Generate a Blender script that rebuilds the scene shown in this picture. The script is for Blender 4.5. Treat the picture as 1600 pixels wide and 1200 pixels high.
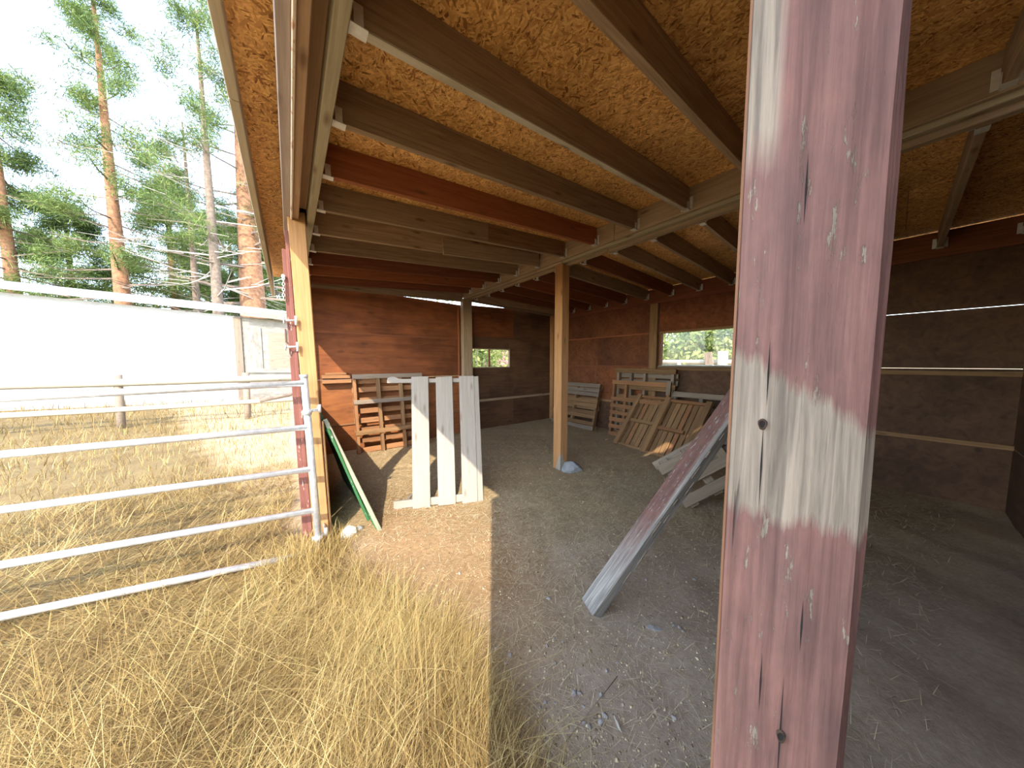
import bpy, bmesh, math, random
import numpy as np
from mathutils import Vector, Matrix
random.seed(7); rng = np.random.default_rng(11)
SC = bpy.context.scene; COL = SC.collection
for o in list(bpy.data.objects): bpy.data.objects.remove(o)

# ------------------------------------------------------------------ camera
YAW, PITCH, ROLL, EYE, FPX = .651, .074, -.003, 1.5, 454.5
F = Vector((math.sin(YAW)*math.cos(PITCH), math.cos(YAW)*math.cos(PITCH), -math.sin(PITCH)))
R0 = Vector((math.cos(YAW), -math.sin(YAW), 0)); U0 = R0.cross(F)
RV = R0*math.cos(ROLL) + U0*math.sin(ROLL); UV = U0*math.cos(ROLL) - R0*math.sin(ROLL)
cd = bpy.data.cameras.new('camera'); cam = bpy.data.objects.new('camera', cd); COL.objects.link(cam)
cd.sensor_fit = 'HORIZONTAL'; cd.sensor_width = 36; cd.lens = 36*FPX/1600; cd.clip_start = .01; cd.clip_end = 400
cam.matrix_world = Matrix(((RV.x, UV.x, -F.x, 0), (RV.y, UV.y, -F.y, 0), (RV.z, UV.z, -F.z, EYE), (0, 0, 0, 1)))
SC.camera = cam
# ------------------------------------------------------------------ light
SUN_D = Vector((.552, .834, -.778)).normalized()
w = bpy.data.worlds.new('world'); SC.world = w; w.use_nodes = True
wn = w.node_tree.nodes; wl = w.node_tree.links
sky = wn.new('ShaderNodeTexSky'); sky.sky_type = 'NISHITA'; sky.sun_disc = False
sky.sun_elevation = math.radians(37.9); sky.sun_rotation = math.radians(213.5); sky.altitude = 500
sky.air_density = 1.0; sky.dust_density = .6
wn['Background'].inputs['Strength'].default_value = .48
hsv = wn.new('ShaderNodeHueSaturation'); hsv.inputs['Saturation'].default_value = .78
wl.new(sky.outputs[0], hsv.inputs['Color']); wl.new(hsv.outputs[0], wn['Background'].inputs['Color'])
sl = bpy.data.lights.new('sun', 'SUN'); sl.energy = 3.1; sl.angle = math.radians(.53); sl.color = (1, .91, .77)
so = bpy.data.objects.new('sun', sl); COL.objects.link(so); so.rotation_euler = SUN_D.to_track_quat('-Z', 'Y').to_euler()
so.location = (-6, -9, 9)
vs = SC.view_settings; vs.view_transform = 'Standard'; vs.look = 'None'; vs.gamma = 1; vs.use_curve_mapping = False
vs.exposure = 1.6
SC.cycles.max_bounces = 10; SC.cycles.diffuse_bounces = 6

# ------------------------------------------------------------------ material helpers
def nm(name):
    m = bpy.data.materials.new(name); m.use_nodes = True
    nt = m.node_tree; return m, nt.nodes, nt.links, nt.nodes['Principled BSDF']
def nd(n, t, **k):
    x = n.new(t)
    for a, b in k.items(): setattr(x, a, b)
    return x
def ramp(n, stops, interp='LINEAR'):
    r = n.new('ShaderNodeValToRGB'); r.color_ramp.interpolation = interp
    e = r.color_ramp.elements
    while len(e) < len(stops): e.new(.5)
    for i, (p, c) in enumerate(stops):
        e[i].position = p; e[i].color = (*c, 1) if len(c) == 3 else c
    return r
def mapping(n, l, coord, scale=(1, 1, 1), rot=(0, 0, 0)):
    m = n.new('ShaderNodeMapping'); m.inputs['Scale'].default_value = scale; m.inputs['Rotation'].default_value = rot
    l.new(coord, m.inputs['Vector']); return m.outputs[0]
def noise(n, l, vec, scale, detail=4, rough=.55, dist=0):
    t = n.new('ShaderNodeTexNoise'); t.inputs['Scale'].default_value = scale; t.inputs['Detail'].default_value = detail
    t.inputs['Roughness'].default_value = rough; t.inputs['Distortion'].default_value = dist
    l.new(vec, t.inputs['Vector']); return t.outputs['Fac']
def mix(n, l, fac, a, b, blend='MIX'):
    m = n.new('ShaderNodeMix'); m.data_type = 'RGBA'; m.blend_type = blend; m.clamp_result = False
    for sock, v in ((m.inputs[0], fac), (m.inputs[6], a), (m.inputs[7], b)):
        if hasattr(v, 'is_linked'): l.new(v, sock)
        elif isinstance(v, (int, float)): sock.default_value = v
        else: sock.default_value = (*v, 1)
    return m.outputs[2]
def math_(n, l, op, a, b=0, c=None, clamp=False):
    m = n.new('ShaderNodeMath'); m.operation = op; m.use_clamp = clamp
    for i, v in enumerate((a, b) if c is None else (a, b, c)):
        if hasattr(v, 'is_linked'): l.new(v, m.inputs[i])
        else: m.inputs[i].default_value = v
    return m.outputs[0]
def bump(n, l, bsdf, h, strength=.3, dist=.01):
    b = n.new('ShaderNodeBump'); b.inputs['Strength'].default_value = strength; b.inputs['Distance'].default_value = dist
    l.new(h, b.inputs['Height']); l.new(b.outputs[0], bsdf.inputs['Normal'])
def objcoord(n, l):
    """object coordinates shifted by a random amount per object"""
    tc = n.new('ShaderNodeTexCoord'); oi = n.new('ShaderNodeObjectInfo')
    s = n.new('ShaderNodeVectorMath'); s.operation = 'SCALE'; s.inputs[0].default_value = (13.7, 7.3, 4.1)
    l.new(oi.outputs['Random'], s.inputs['Scale'])
    a = n.new('ShaderNodeVectorMath'); a.operation = 'ADD'; l.new(tc.outputs['Object'], a.inputs[0]); l.new(s.outputs[0], a.inputs[1])
    return a.outputs[0], oi.outputs['Random'], tc.outputs['Object']

def wood(name, c1, c2, knot=(.12, .06, .03), rough=.8, var=.18, dirt=None, dirt_amt=.5, grain=1., flake=None, flake_c=(.7, .62, .5), bmp=.35):
    """board with grain along local X"""
    m, n, l, b = nm(name); v, rnd, raw = objcoord(n, l)
    g1 = noise(n, l, mapping(n, l, v, (1.3, 26*grain, 26*grain)), 1.6, 6, .62, .6)
    g2 = noise(n, l, mapping(n, l, v, (3, 120*grain, 120*grain)), 1.5, 3, .6)
    g = math_(n, l, 'ADD', math_(n, l, 'MULTIPLY', g1, .7), math_(n, l, 'MULTIPLY', g2, .3))
    r = ramp(n, [(.32, c2), (.66, c1)]); l.new(g, r.inputs[0]); c = r.outputs[0]
    vo = nd(n, 'ShaderNodeTexVoronoi'); vo.inputs['Scale'].default_value = 1.
    l.new(mapping(n, l, v, (2.6, 9, 9)), vo.inputs['Vector'])
    kr = ramp(n, [(.05, (1, 1, 1)), (.17, (0, 0, 0))]); l.new(vo.outputs['Distance'], kr.inputs[0])
    c = mix(n, l, math_(n, l, 'MULTIPLY', kr.outputs[0], .75), c, knot)
    if dirt is not None:
        d = noise(n, l, mapping(n, l, v, (1.2, 4, 4)), 2.2, 5, .6)
        dr = ramp(n, [(.42, (0, 0, 0)), (.68, (1, 1, 1))]); l.new(d, dr.inputs[0])
        c = mix(n, l, math_(n, l, 'MULTIPLY', dr.outputs[0], dirt_amt), c, dirt)
    if flake is not None:
        f = noise(n, l, mapping(n, l, v, (5, 18, 18)), 2.5, 8, .7)
        fr = ramp(n, [(flake, (0, 0, 0)), (flake+.05, (1, 1, 1))]); l.new(f, fr.inputs[0])
        c = mix(n, l, fr.outputs[0], c, flake_c)
    hs = nd(n, 'ShaderNodeHueSaturation'); l.new(c, hs.inputs['Color'])
    l.new(math_(n, l, 'ADD', math_(n, l, 'MULTIPLY', rnd, 2*var), 1-var), hs.inputs['Value'])
    l.new(hs.outputs[0], b.inputs['Base Color']); b.inputs['Roughness'].default_value = rough
    b.inputs['Specular IOR Level'].default_value = .25
    bump(n, l, b, g, bmp, .004); return m

def plywood(name, c1, c2, knot):
    m, n, l, b = nm(name); v, rnd, raw = objcoord(n, l)
    g = noise(n, l, mapping(n, l, v, (.9, 7, 7)), 1.4, 6, .6, 1.2)
    r = ramp(n, [(.3, c2), (.7, c1)]); l.new(g, r.inputs[0]); c = r.outputs[0]
    vo = nd(n, 'ShaderNodeTexVoronoi'); l.new(mapping(n, l, v, (2.0, 5, 5)), vo.inputs['Vector']); vo.inputs['Scale'].default_value = 1
    kr = ramp(n, [(.06, (1, 1, 1)), (.16, (0, 0, 0))]); l.new(vo.outputs['Distance'], kr.inputs[0])
    c = mix(n, l, math_(n, l, 'MULTIPLY', kr.outputs[0], .6), c, knot)
    d = noise(n, l, mapping(n, l, v, (.8, .8, .8)), 1.5, 5, .6)
    dr = ramp(n, [(.35, (.6, .6, .6)), (.65, (1.1, 1.1, 1.1))]); l.new(d, dr.inputs[0])
    c = mix(n, l, 1., c, dr.outputs[0], 'MULTIPLY')
    l.new(c, b.inputs['Base Color']); b.inputs['Roughness'].default_value = .75; b.inputs['Specular IOR Level'].default_value = .3
    bump(n, l, b, g, .2, .003); return m

def osb(name, dark, mid, light, k=1.):
    m, n, l, b = nm(name); v, rnd, raw = objcoord(n, l)
    cols = []; pri = []
    wv = nd(n, 'ShaderNodeTexNoise'); wv.inputs['Scale'].default_value = 14; wv.inputs['Detail'].default_value = 3; l.new(v, wv.inputs['Vector'])
    wa = nd(n, 'ShaderNodeVectorMath'); wa.operation = 'MULTIPLY_ADD'; wa.inputs[1].default_value = (.035, .035, 0)
    l.new(wv.outputs['Color'], wa.inputs[0]); l.new(v, wa.inputs[2]); v2 = wa.outputs[0]
    for i, (rz, sx, sy) in enumerate(((.35, 19, 80), (1.05, 17, 72), (1.75, 21, 85), (2.5, 16, 70))):
        vo = nd(n, 'ShaderNodeTexVoronoi'); vo.inputs['Scale'].default_value = k
        r0 = nd(n, 'ShaderNodeVectorRotate', rotation_type='Z_AXIS'); l.new(v2, r0.inputs['Vector']); r0.inputs['Angle'].default_value = rz
        l.new(mapping(n, l, r0.outputs[0], (sx, sy, .01)), vo.inputs['Vector'])
        s = nd(n, 'ShaderNodeSeparateColor'); l.new(vo.outputs['Color'], s.inputs[0])
        r = ramp(n, [(0., dark), (.2, mid), (.75, light), (1., tuple(min(1, x*1.3) for x in light))]); l.new(s.outputs[0], r.inputs[0])
        cols.append(r.outputs[0]); pri.append(s.outputs[1])
    c = cols[0]; p = pri[0]
    for i in range(1, 4):
        g_ = math_(n, l, 'GREATER_THAN', pri[i], p); c = mix(n, l, g_, c, cols[i]); p = math_(n, l, 'MAXIMUM', p, pri[i])
    hs = [p]
    d = noise(n, l, v, 1.3, 5, .6); dr = ramp(n, [(.35, (.72, .68, .62)), (.65, (1.08, 1.06, 1.04))]); l.new(d, dr.inputs[0])
    c = mix(n, l, 1., c, dr.outputs[0], 'MULTIPLY')
    l.new(c, b.inputs['Base Color']); b.inputs['Roughness'].default_value = .7; b.inputs['Specular IOR Level'].default_value = .25
    bump(n, l, b, hs[0], .25, .002); return m

def flat(name, col, rough=.7, metal=0., var=.0, nscale=8., c2=None, bmp=0):
    m, n, l, b = nm(name)
    b.inputs['Roughness'].default_value = rough; b.inputs['Metallic'].default_value = metal
    v, rnd, raw = objcoord(n, l)
    t = noise(n, l, v, nscale, 6, .6)
    r = ramp(n, [(.3, c2 or tuple(x*.75 for x in col)), (.7, col)]); l.new(t, r.inputs[0])
    l.new(r.outputs[0], b.inputs['Base Color'])
    if bmp: bump(n, l, b, t, bmp, .02)
    return m

def blade_mat(name, stops, trans=.25):
    """strands tinted by their own random value stored in the 'tint' attribute"""
    m, n, l, b = nm(name)
    a = nd(n, 'ShaderNodeAttribute', attribute_name='tint'); r = ramp(n, stops); l.new(a.outputs['Fac'], r.inputs[0])
    l.new(r.outputs[0], b.inputs['Base Color']); b.inputs['Roughness'].default_value = .6; b.inputs['Specular IOR Level'].default_value = .2
    tr = nd(n, 'ShaderNodeBsdfTranslucent'); l.new(r.outputs[0], tr.inputs['Color'])
    ms = nd(n, 'ShaderNodeMixShader'); ms.inputs[0].default_value = trans
    l.new(b.outputs[0], ms.inputs[1]); l.new(tr.outputs[0], ms.inputs[2]); l.new(ms.outputs[0], n['Material Output'].inputs['Surface'])
    return m

M = {}
M['greywood'] = wood('weathered_grey_brown_wood', (.40, .285, .18), (.20, .13, .075))
M['tanwood'] = wood('tan_wood', (.40, .29, .19), (.23, .155, .09))
M['redwood'] = wood('red_brown_wood', (.36, .125, .048), (.20, .06, .022), var=.1)
M['darkred'] = wood('dark_red_wood', (.24, .08, .035), (.12, .04, .02), var=.1)
M['whitebottom'] = wood('whitewashed_wood', (.62, .56, .44), (.44, .38, .28), dirt=(.25, .18, .1), dirt_amt=.5)
M['postwood'] = wood('amber_post_wood', (.44, .245, .105), (.31, .155, .058), grain=1.6, var=.05)
M['postwood2'] = wood('amber_brown_post_wood', (.42, .22, .09), (.28, .13, .045), var=.05)
M['inneredge'] = wood('inner_post_face', (.30, .145, .075), (.2, .09, .045), var=.02)
M['headwood'] = wood('header_wood', (.47, .31, .19), (.32, .19, .11), var=.08)
M['greengrey'] = wood('grey_green_wood', (.40, .34, .23), (.25, .2, .125), var=.06)
M['palepine'] = wood('silvered_pale_boards', (.33, .285, .235), (.225, .195, .155), knot=(.16, .11, .07), var=.05, dirt=(.29, .24, .18), dirt_amt=.5)
M['palletbrown'] = wood('brown_pallet_wood', (.30, .168, .074), (.145, .078, .034), var=.22)
M['palletorange'] = wood('orange_pallet_wood', (.32, .155, .066), (.18, .08, .034), var=.18)
M['palletgrey'] = wood('grey_pallet_wood', (.27, .205, .145), (.15, .11, .078), var=.18)
M['palletpale'] = wood('pale_pallet_wood', (.27, .20, .135), (.17, .125, .08), var=.1)
M['fascia'] = wood('fascia_wood', (.52, .45, .33), (.38, .31, .21), var=.06)
M['flakestrip'] = wood('flaking_white_strip', (.72, .62, .5), (.5, .37, .26), flake=.56, flake_c=(.4, .22, .13))
M['mauve'] = wood('mauve_grey_trim', (.42, .34, .31), (.3, .23, .2))
M['shedgrey'] = wood('bleached_shed_boards', (.25, .23, .195), (.16, .145, .12), var=.06, dirt=(.11, .1, .08), dirt_amt=.7)
M['shedwhite'] = wood('whitewashed_shed_wall', (.36, .355, .34), (.32, .315, .30), var=.02, dirt=(.24, .23, .21), dirt_amt=.4, bmp=.1)
M['pole'] = wood('bleached_pole', (.40, .36, .28), (.27, .235, .18))
M['plyred'] = plywood('red_brown_plywood', (.27, .085, .026), (.145, .042, .013), (.08, .028, .011))
M['plyor'] = plywood('orange_plywood', (.36, .13, .04), (.21, .07, .022), (.11, .045, .018))
M['plyshaded'] = plywood('shaded_red_plywood', (.20, .068, .022), (.115, .035, .012), (.06, .022, .01))  # darker copy of the red plywood, back wall's shade put into its colour
M['plybrown'] = plywood('brown_plywood', (.15, .074, .036), (.085, .04, .02), (.05, .025, .014))
M['osb'] = osb('osb_sheathing', (.26, .105, .03), (.60, .30, .095), (.85, .49, .18), 1.55)
M['galv'] = flat('galvanised_pipe', (.82, .83, .84), .38, .7, c2=(.55, .56, .58), nscale=22)
M['steel'] = flat('bright_bracket', (.8, .79, .76), .5, .35, c2=(.6, .59, .56), nscale=30)
M['rust'] = flat('rusty_iron', (.12, .06, .03), .9, .2, c2=(.03, .02, .015), nscale=60)
M['rock'] = flat('blue_grey_stone', (.29, .29, .28), .85, c2=(.15, .15, .15), nscale=14, bmp=.5)
M['rockwhite'] = flat('white_stone', (.78, .74, .66), .85, c2=(.5, .46, .4), nscale=14, bmp=.5)
M['pebble'] = flat('pale_pebble', (.33, .295, .255), .85, c2=(.2, .175, .15), nscale=40)
M['rooftin'] = flat('roof_metal', (.45, .46, .47), .5, .6, nscale=4)
M['greenpaint'] = wood('worn_green_paint', (.04, .14, .045), (.022, .085, .028), knot=(.3, .28, .2), flake=.60, flake_c=(.5, .47, .36))
M['greenedge'] = wood('bare_board_edge', (.34, .31, .23), (.19, .2, .13), flake=.6, flake_c=(.12, .3, .12))
M['redtrim'] = wood('faded_red_trim', (.20, .078, .058), (.13, .048, .036), flake=.60, flake_c=(.52, .38, .3), var=.05)
M['bark'] = flat('pine_bark', (.34, .17, .085), .95, c2=(.13, .06, .032), nscale=7, bmp=.8)
M['darkbark'] = flat('dark_bark', (.2, .15, .11), .95, c2=(.1, .07, .05), nscale=9, bmp=.6)
M['deadtwig'] = flat('bare_grey_twigs', (.33, .29, .24), .9, nscale=9)
M['redroof'] = flat('faded_red_siding', (.55, .3, .27), .7, c2=(.48, .25, .22), nscale=3)
M['hole'] = flat('dark_hole', (.02, .015, .012), .95)
M['grass'] = blade_mat('dry_grass_blades', [(0, (.13, .075, .025)), (.35, (.30, .195, .065)), (.75, (.48, .34, .125)), (.93, (.62, .475, .21)), (1., (.22, .24, .06))])
M['straw'] = blade_mat('straw_strands', [(0, (.20, .14, .075)), (.5, (.44, .335, .185)), (1, (.72, .6, .37))], .1)
M['needles'] = blade_mat('pine_needles', [(0, (.05, .085, .025)), (.6, (.13, .19, .05)), (1, (.28, .33, .1))], .35)
M['leaves'] = blade_mat('bush_leaves', [(0, (.07, .1, .03)), (.5, (.2, .25, .07)), (.9, (.42, .43, .14)), (1, (.5, .42, .2))], .4)

# glass
m, n, l, b = nm('thin_glass'); M['glass'] = m
tb = nd(n, 'ShaderNodeBsdfTransparent'); tb.inputs[0].default_value = (.93, .95, .94, 1)
gb = nd(n, 'ShaderNodeBsdfGlossy'); gb.inputs['Roughness'].default_value = .05
fr = nd(n, 'ShaderNodeFresnel'); fr.inputs[0].default_value = 1.45
ms = nd(n, 'ShaderNodeMixShader'); l.new(fr.outputs[0], ms.inputs[0]); l.new(tb.outputs[0], ms.inputs[1]); l.new(gb.outputs[0], ms.inputs[2])
l.new(ms.outputs[0], n['Material Output'].inputs['Surface'])

# painted weathered timbers (bare bands with a shape of their own along the timber, local X)
def painted(name, bands, paint=(.36, .155, .135), paint2=(.27, .11, .095), bare=(.60, .50, .37), bare2=(.36, .29, .21), base_thr=.62, edge=None, wobk=.16, tilt=0.):
    """bands: (x0, x1) stretches of the timber where the paint has worn off"""
    m, n, l, b = nm(name); tc = n.new('ShaderNodeTexCoord'); v = tc.outputs['Object']
    g = noise(n, l, mapping(n, l, v, (2, 60, 60)), 2, 6, .65, .4)
    g2 = noise(n, l, mapping(n, l, v, (5, 190, 190)), 1.6, 4, .6)
    gg = math_(n, l, 'ADD', math_(n, l, 'MULTIPLY', g, .65), math_(n, l, 'MULTIPLY', g2, .35))
    rb = ramp(n, [(.3, bare2), (.62, bare)]); l.new(gg, rb.inputs[0])
    rp = ramp(n, [(.3, paint2), (.7, paint)]); l.new(noise(n, l, mapping(n, l, v, (6, 14, 14)), 2, 5, .6), rp.inputs[0])
    s = nd(n, 'ShaderNodeSeparateXYZ'); l.new(v, s.inputs[0])
    wob = math_(n, l, 'MULTIPLY', math_(n, l, 'SUBTRACT', noise(n, l, mapping(n, l, v, (3, 45, 45)), 2, 5, .65), .5), wobk)
    x = math_(n, l, 'ADD', s.outputs[0], wob)
    tot = None
    for (a, c, soft) in bands:
        mr = nd(n, 'ShaderNodeMapRange'); mr.inputs[1].default_value = a-soft; mr.inputs[2].default_value = a+soft; l.new(x, mr.inputs[0])
        m2 = nd(n, 'ShaderNodeMapRange'); m2.inputs[1].default_value = c+soft; m2.inputs[2].default_value = c-soft; l.new(math_(n, l, 'SUBTRACT', x, math_(n, l, 'MULTIPLY', s.outputs[2], tilt)), m2.inputs[0])
        q = math_(n, l, 'MULTIPLY', mr.outputs[0], m2.outputs[0]); tot = q if tot is None else math_(n, l, 'MAXIMUM', tot, q)
    if edge:
        axis, lo, hi, z0, z1 = edge
        mr = nd(n, 'ShaderNodeMapRange'); mr.inputs[1].default_value = lo; mr.inputs[2].default_value = hi
        l.new(math_(n, l, 'ADD', s.outputs[axis], math_(n, l, 'MULTIPLY', wob, .12)), mr.inputs[0])
        m2 = nd(n, 'ShaderNodeMapRange'); m2.inputs[1].default_value = z0; m2.inputs[2].default_value = z1; l.new(x, m2.inputs[0])
        q = math_(n, l, 'MULTIPLY', mr.outputs[0], m2.outputs[0]); tot = math_(n, l, 'MAXIMUM', tot, q)
    fl = noise(n, l, mapping(n, l, v, (7, 42, 42)), 2.2, 8, .72)
    fr = ramp(n, [(base_thr, (0, 0, 0)), (base_thr+.03, (1, 1, 1))]); l.new(fl, fr.inputs[0])
    tot = math_(n, l, 'MAXIMUM', tot, fr.outputs[0], clamp=True)
    c = mix(n, l, tot, rp.outputs[0], rb.outputs[0])
    st = ramp(n, [(.34, (.62, .62, .62)), (.6, (1.12, 1.12, 1.12))]); l.new(g, st.inputs[0]); c = mix(n, l, .8, c, st.outputs[0], 'MULTIPLY')
    ck = noise(n, l, mapping(n, l, v, (4, 75, 75)), 1.3, 2, .5)
    cr = ramp(n, [(.24, (1, 1, 1)), (.29, (0, 0, 0))]); l.new(ck, cr.inputs[0])
    c = mix(n, l, math_(n, l, 'MULTIPLY', cr.outputs[0], .8), c, (.07, .045, .035))
    l.new(c, b.inputs['Base Color']); b.inputs['Roughness'].default_value = .75; b.inputs['Specular IOR Level'].default_value = .3
    h = math_(n, l, 'SUBTRACT', math_(n, l, 'SUBTRACT', math_(n, l, 'MULTIPLY', gg, .5), math_(n, l, 'MULTIPLY', tot, .3)), cr.outputs[0])
    bump(n, l, b, h, .5, .004); return m

# ground: bare grey dirt inside, straw-coloured thatch outside, worn brown soil between
m, n, l, b = nm('dirt_and_thatch'); M['ground'] = m
tc = n.new('ShaderNodeTexCoord'); v = tc.outputs['Object']
n1 = noise(n, l, v, 2.2, 6, .6); n2 = noise(n, l, v, 30, 5, .7); n3 = noise(n, l, v, 130, 3, .6); n4 = noise(n, l, v, .9, 4, .6)
rd = ramp(n, [(.3, (.22, .155, .098)), (.55, (.345, .26, .175)), (.75, (.46, .365, .265))])
l.new(math_(n, l, 'ADD', math_(n, l, 'MULTIPLY', n1, .45), math_(n, l, 'MULTIPLY', n2, .55)), rd.inputs[0])
rs = ramp(n, [(.35, (.33, .235, .12)), (.65, (.55, .415, .23))]); l.new(math_(n, l, 'ADD', math_(n, l, 'MULTIPLY', n2, .5), math_(n, l, 'MULTIPLY', n3, .5)), rs.inputs[0])
rt = ramp(n, [(.3, (.12, .075, .03)), (.7, (.26, .185, .08))]); l.new(math_(n, l, 'ADD', math_(n, l, 'MULTIPLY', n1, .5), math_(n, l, 'MULTIPLY', n2, .5)), rt.inputs[0])
sx = nd(n, 'ShaderNodeSeparateXYZ'); l.new(v, sx.inputs[0])
# strawy chaff towards the middle and back of the barn: distance from the front line
chaff = nd(n, 'ShaderNodeMapRange'); chaff.inputs[1].default_value = 2.2; chaff.inputs[2].default_value = 3.3
l.new(math_(n, l, 'ADD', math_(n, l, 'ADD', math_(n, l, 'MULTIPLY', sx.outputs[0], .7), math_(n, l, 'MULTIPLY', sx.outputs[1], .75)), math_(n, l, 'MULTIPLY', math_(n, l, 'SUBTRACT', n4, .5), 2.2)), chaff.inputs[0])
c = mix(n, l, math_(n, l, 'MULTIPLY', chaff.outputs[0], .85), rd.outputs[0], rs.outputs[0])
gm = nd(n, 'ShaderNodeMapRange'); gm.inputs[1].default_value = .75; gm.inputs[2].default_value = .2
lim = math_(n, l, 'ADD', sx.outputs[0], math_(n, l, 'MULTIPLY', math_(n, l, 'MAXIMUM', math_(n, l, 'SUBTRACT', sx.outputs[1], 1.3), 0.), .28))
l.new(math_(n, l, 'ADD', lim, math_(n, l, 'MULTIPLY', math_(n, l, 'SUBTRACT', n1, .5), .9)), gm.inputs[0])
c = mix(n, l, gm.outputs[0], c, rt.outputs[0])
# trodden tan soil inside the opening
so_ = nd(n, 'ShaderNodeMapRange'); so_.inputs[1].default_value = 1.0; so_.inputs[2].default_value = .45
dx = math_(n, l, 'SUBTRACT', sx.outputs[0], .95); dy = math_(n, l, 'MULTIPLY', math_(n, l, 'SUBTRACT', sx.outputs[1], 2.35), .62)
l.new(math_(n, l, 'ADD', math_(n, l, 'SQRT', math_(n, l, 'ADD', math_(n, l, 'MULTIPLY', dx, dx), math_(n, l, 'MULTIPLY', dy, dy))), math_(n, l, 'MULTIPLY', math_(n, l, 'SUBTRACT', n1, .5), .6)), so_.inputs[0])
rr_ = ramp(n, [(.35, (.22, .125, .052)), (.65, (.33, .205, .092))]); l.new(n2, rr_.inputs[0])
c = mix(n, l, math_(n, l, 'MULTIPLY', so_.outputs[0], .85), c, rr_.outputs[0])
l.new(c, b.inputs['Base Color']); b.inputs['Roughness'].default_value = .95; b.inputs['Specular IOR Level'].default_value = .15
bump(n, l, b, math_(n, l, 'ADD', math_(n, l, 'MULTIPLY', n2, .6), math_(n, l, 'MULTIPLY', n3, .4)), .5, .012)

# ------------------------------------------------------------------ object helpers
def link(o, parent=None):
    COL.objects.link(o)
    if parent is not None: o.parent = parent
    return o
def tag(o, label=None, cat=None, group=None, kind=None):
    if label: o['label'] = label
    if cat: o['category'] = cat
    if group: o['group'] = group
    if kind: o['kind'] = kind
    return o
def empty(name, loc=(0, 0, 0), mat=None):
    o = bpy.data.objects.new(name, None); o.empty_display_size = .1
    if mat is not None: o.matrix_world = mat
    else: o.location = loc
    return link(o)
def struct(name, loc=(0, 0, 0)): return tag(empty(name, loc), kind='structure')
def mesh_obj(name, verts, faces, mat, parent=None, smooth=False):
    me = bpy.data.meshes.new(name); me.from_pydata([tuple(v) for v in verts], [], faces); me.update()
    if mat: me.materials.append(mat)
    if smooth:
        for p in me.polygons: p.use_smooth = True
    return link(bpy.data.objects.new(name, me), parent)
def bm_obj(name, bm, mat, parent=None, smooth=False):
    me = bpy.data.meshes.new(name); bm.normal_update(); bm.to_mesh(me); bm.free()
    for m_ in (mat if isinstance(mat, (list, tuple)) else [mat]): me.materials.append(m_)
    if smooth:
        for p in me.polygons: p.use_smooth = True
    return link(bpy.data.objects.new(name, me), parent)
def board(name, p0, p1, wid, thk, mat, parent=None, up=(0, 0, 1), bev=.003, rough=.0):
    """a board from p0 to p1 (parent space); wid along 'up', thk across; grain along its local X"""
    p0 = Vector(p0); p1 = Vector(p1); X = (p1-p0); L = X.length; X.normalize()
    Z = Vector(up); Z = (Z - X*Z.dot(X)).normalized(); Y = Z.cross(X)
    bm = bmesh.new(); bmesh.ops.create_cube(bm, size=1)
    for vv in bm.verts: vv.co = Vector((vv.co.x*L, vv.co.y*thk, vv.co.z*wid))
    if rough:
        for vv in bm.verts: vv.co += Vector((random.uniform(-1, 1)*rough*2, random.uniform(-1, 1)*rough*.3, random.uniform(-1, 1)*rough))
    if bev: bmesh.ops.bevel(bm, geom=list(bm.edges), offset=min(bev, thk*.3, wid*.3), segments=1, affect='EDGES', profile=.5)
    o = bm_obj(name, bm, mat, parent)
    c = (p0+p1)/2
    o.matrix_basis = Matrix(((X.x, Y.x, Z.x, c.x), (X.y, Y.y, Z.y, c.y), (X.z, Y.z, Z.z, c.z), (0, 0, 0, 1)))
    return o
def tube(name, pts, rads, mat, parent=None, seg=10, cap=True):
    V_, Fc = [], []
    pts = [Vector(p) for p in pts]
    if not hasattr(rads, '__len__'): rads = [rads]*len(pts)
    for i, p in enumerate(pts):
        d = (pts[min(i+1, len(pts)-1)] - pts[max(i-1, 0)]).normalized()
        a = d.cross(Vector((0, 0, 1)) if abs(d.z) < .9 else Vector((1, 0, 0))).normalized(); b_ = d.cross(a)
        for k in range(seg):
            t = 2*math.pi*k/seg; V_.append(p + (a*math.cos(t)+b_*math.sin(t))*rads[i])
    for i in range(len(pts)-1):
        for k in range(seg):
            Fc.append((i*seg+k, i*seg+(k+1) % seg, (i+1)*seg+(k+1) % seg, (i+1)*seg+k))
    if cap: Fc.append(tuple(reversed(range(seg)))); Fc.append(tuple(range((len(pts)-1)*seg, len(pts)*seg)))
    o = mesh_obj(name, V_, Fc, mat, parent, True)
    if cap:
        o.data.polygons[-1].use_smooth = False; o.data.polygons[-2].use_smooth = False
    return o
def prism(name, poly, axis, a0, a1, mat, parent=None):
    """extrude polygon (list of 2D) along axis 'x' or 'y' between a0 and a1; other coords in order (y,z) or (x,z)"""
    V_ = []
    for a in (a0, a1):
        for (p, q) in poly: V_.append((a, p, q) if axis == 'x' else (p, a, q))
    k = len(poly)
    Fc = [tuple(range(k)), tuple(range(2*k-1, k-1, -1))] + [(i, i+k, (i+1) % k+k, (i+1) % k) for i in range(k)]
    o = mesh_obj(name, V_, Fc, mat, parent)
    bm = bmesh.new(); bm.from_mesh(o.data); bmesh.ops.recalc_face_normals(bm, faces=bm.faces); bm.to_mesh(o.data); bm.free()
    return o
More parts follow.
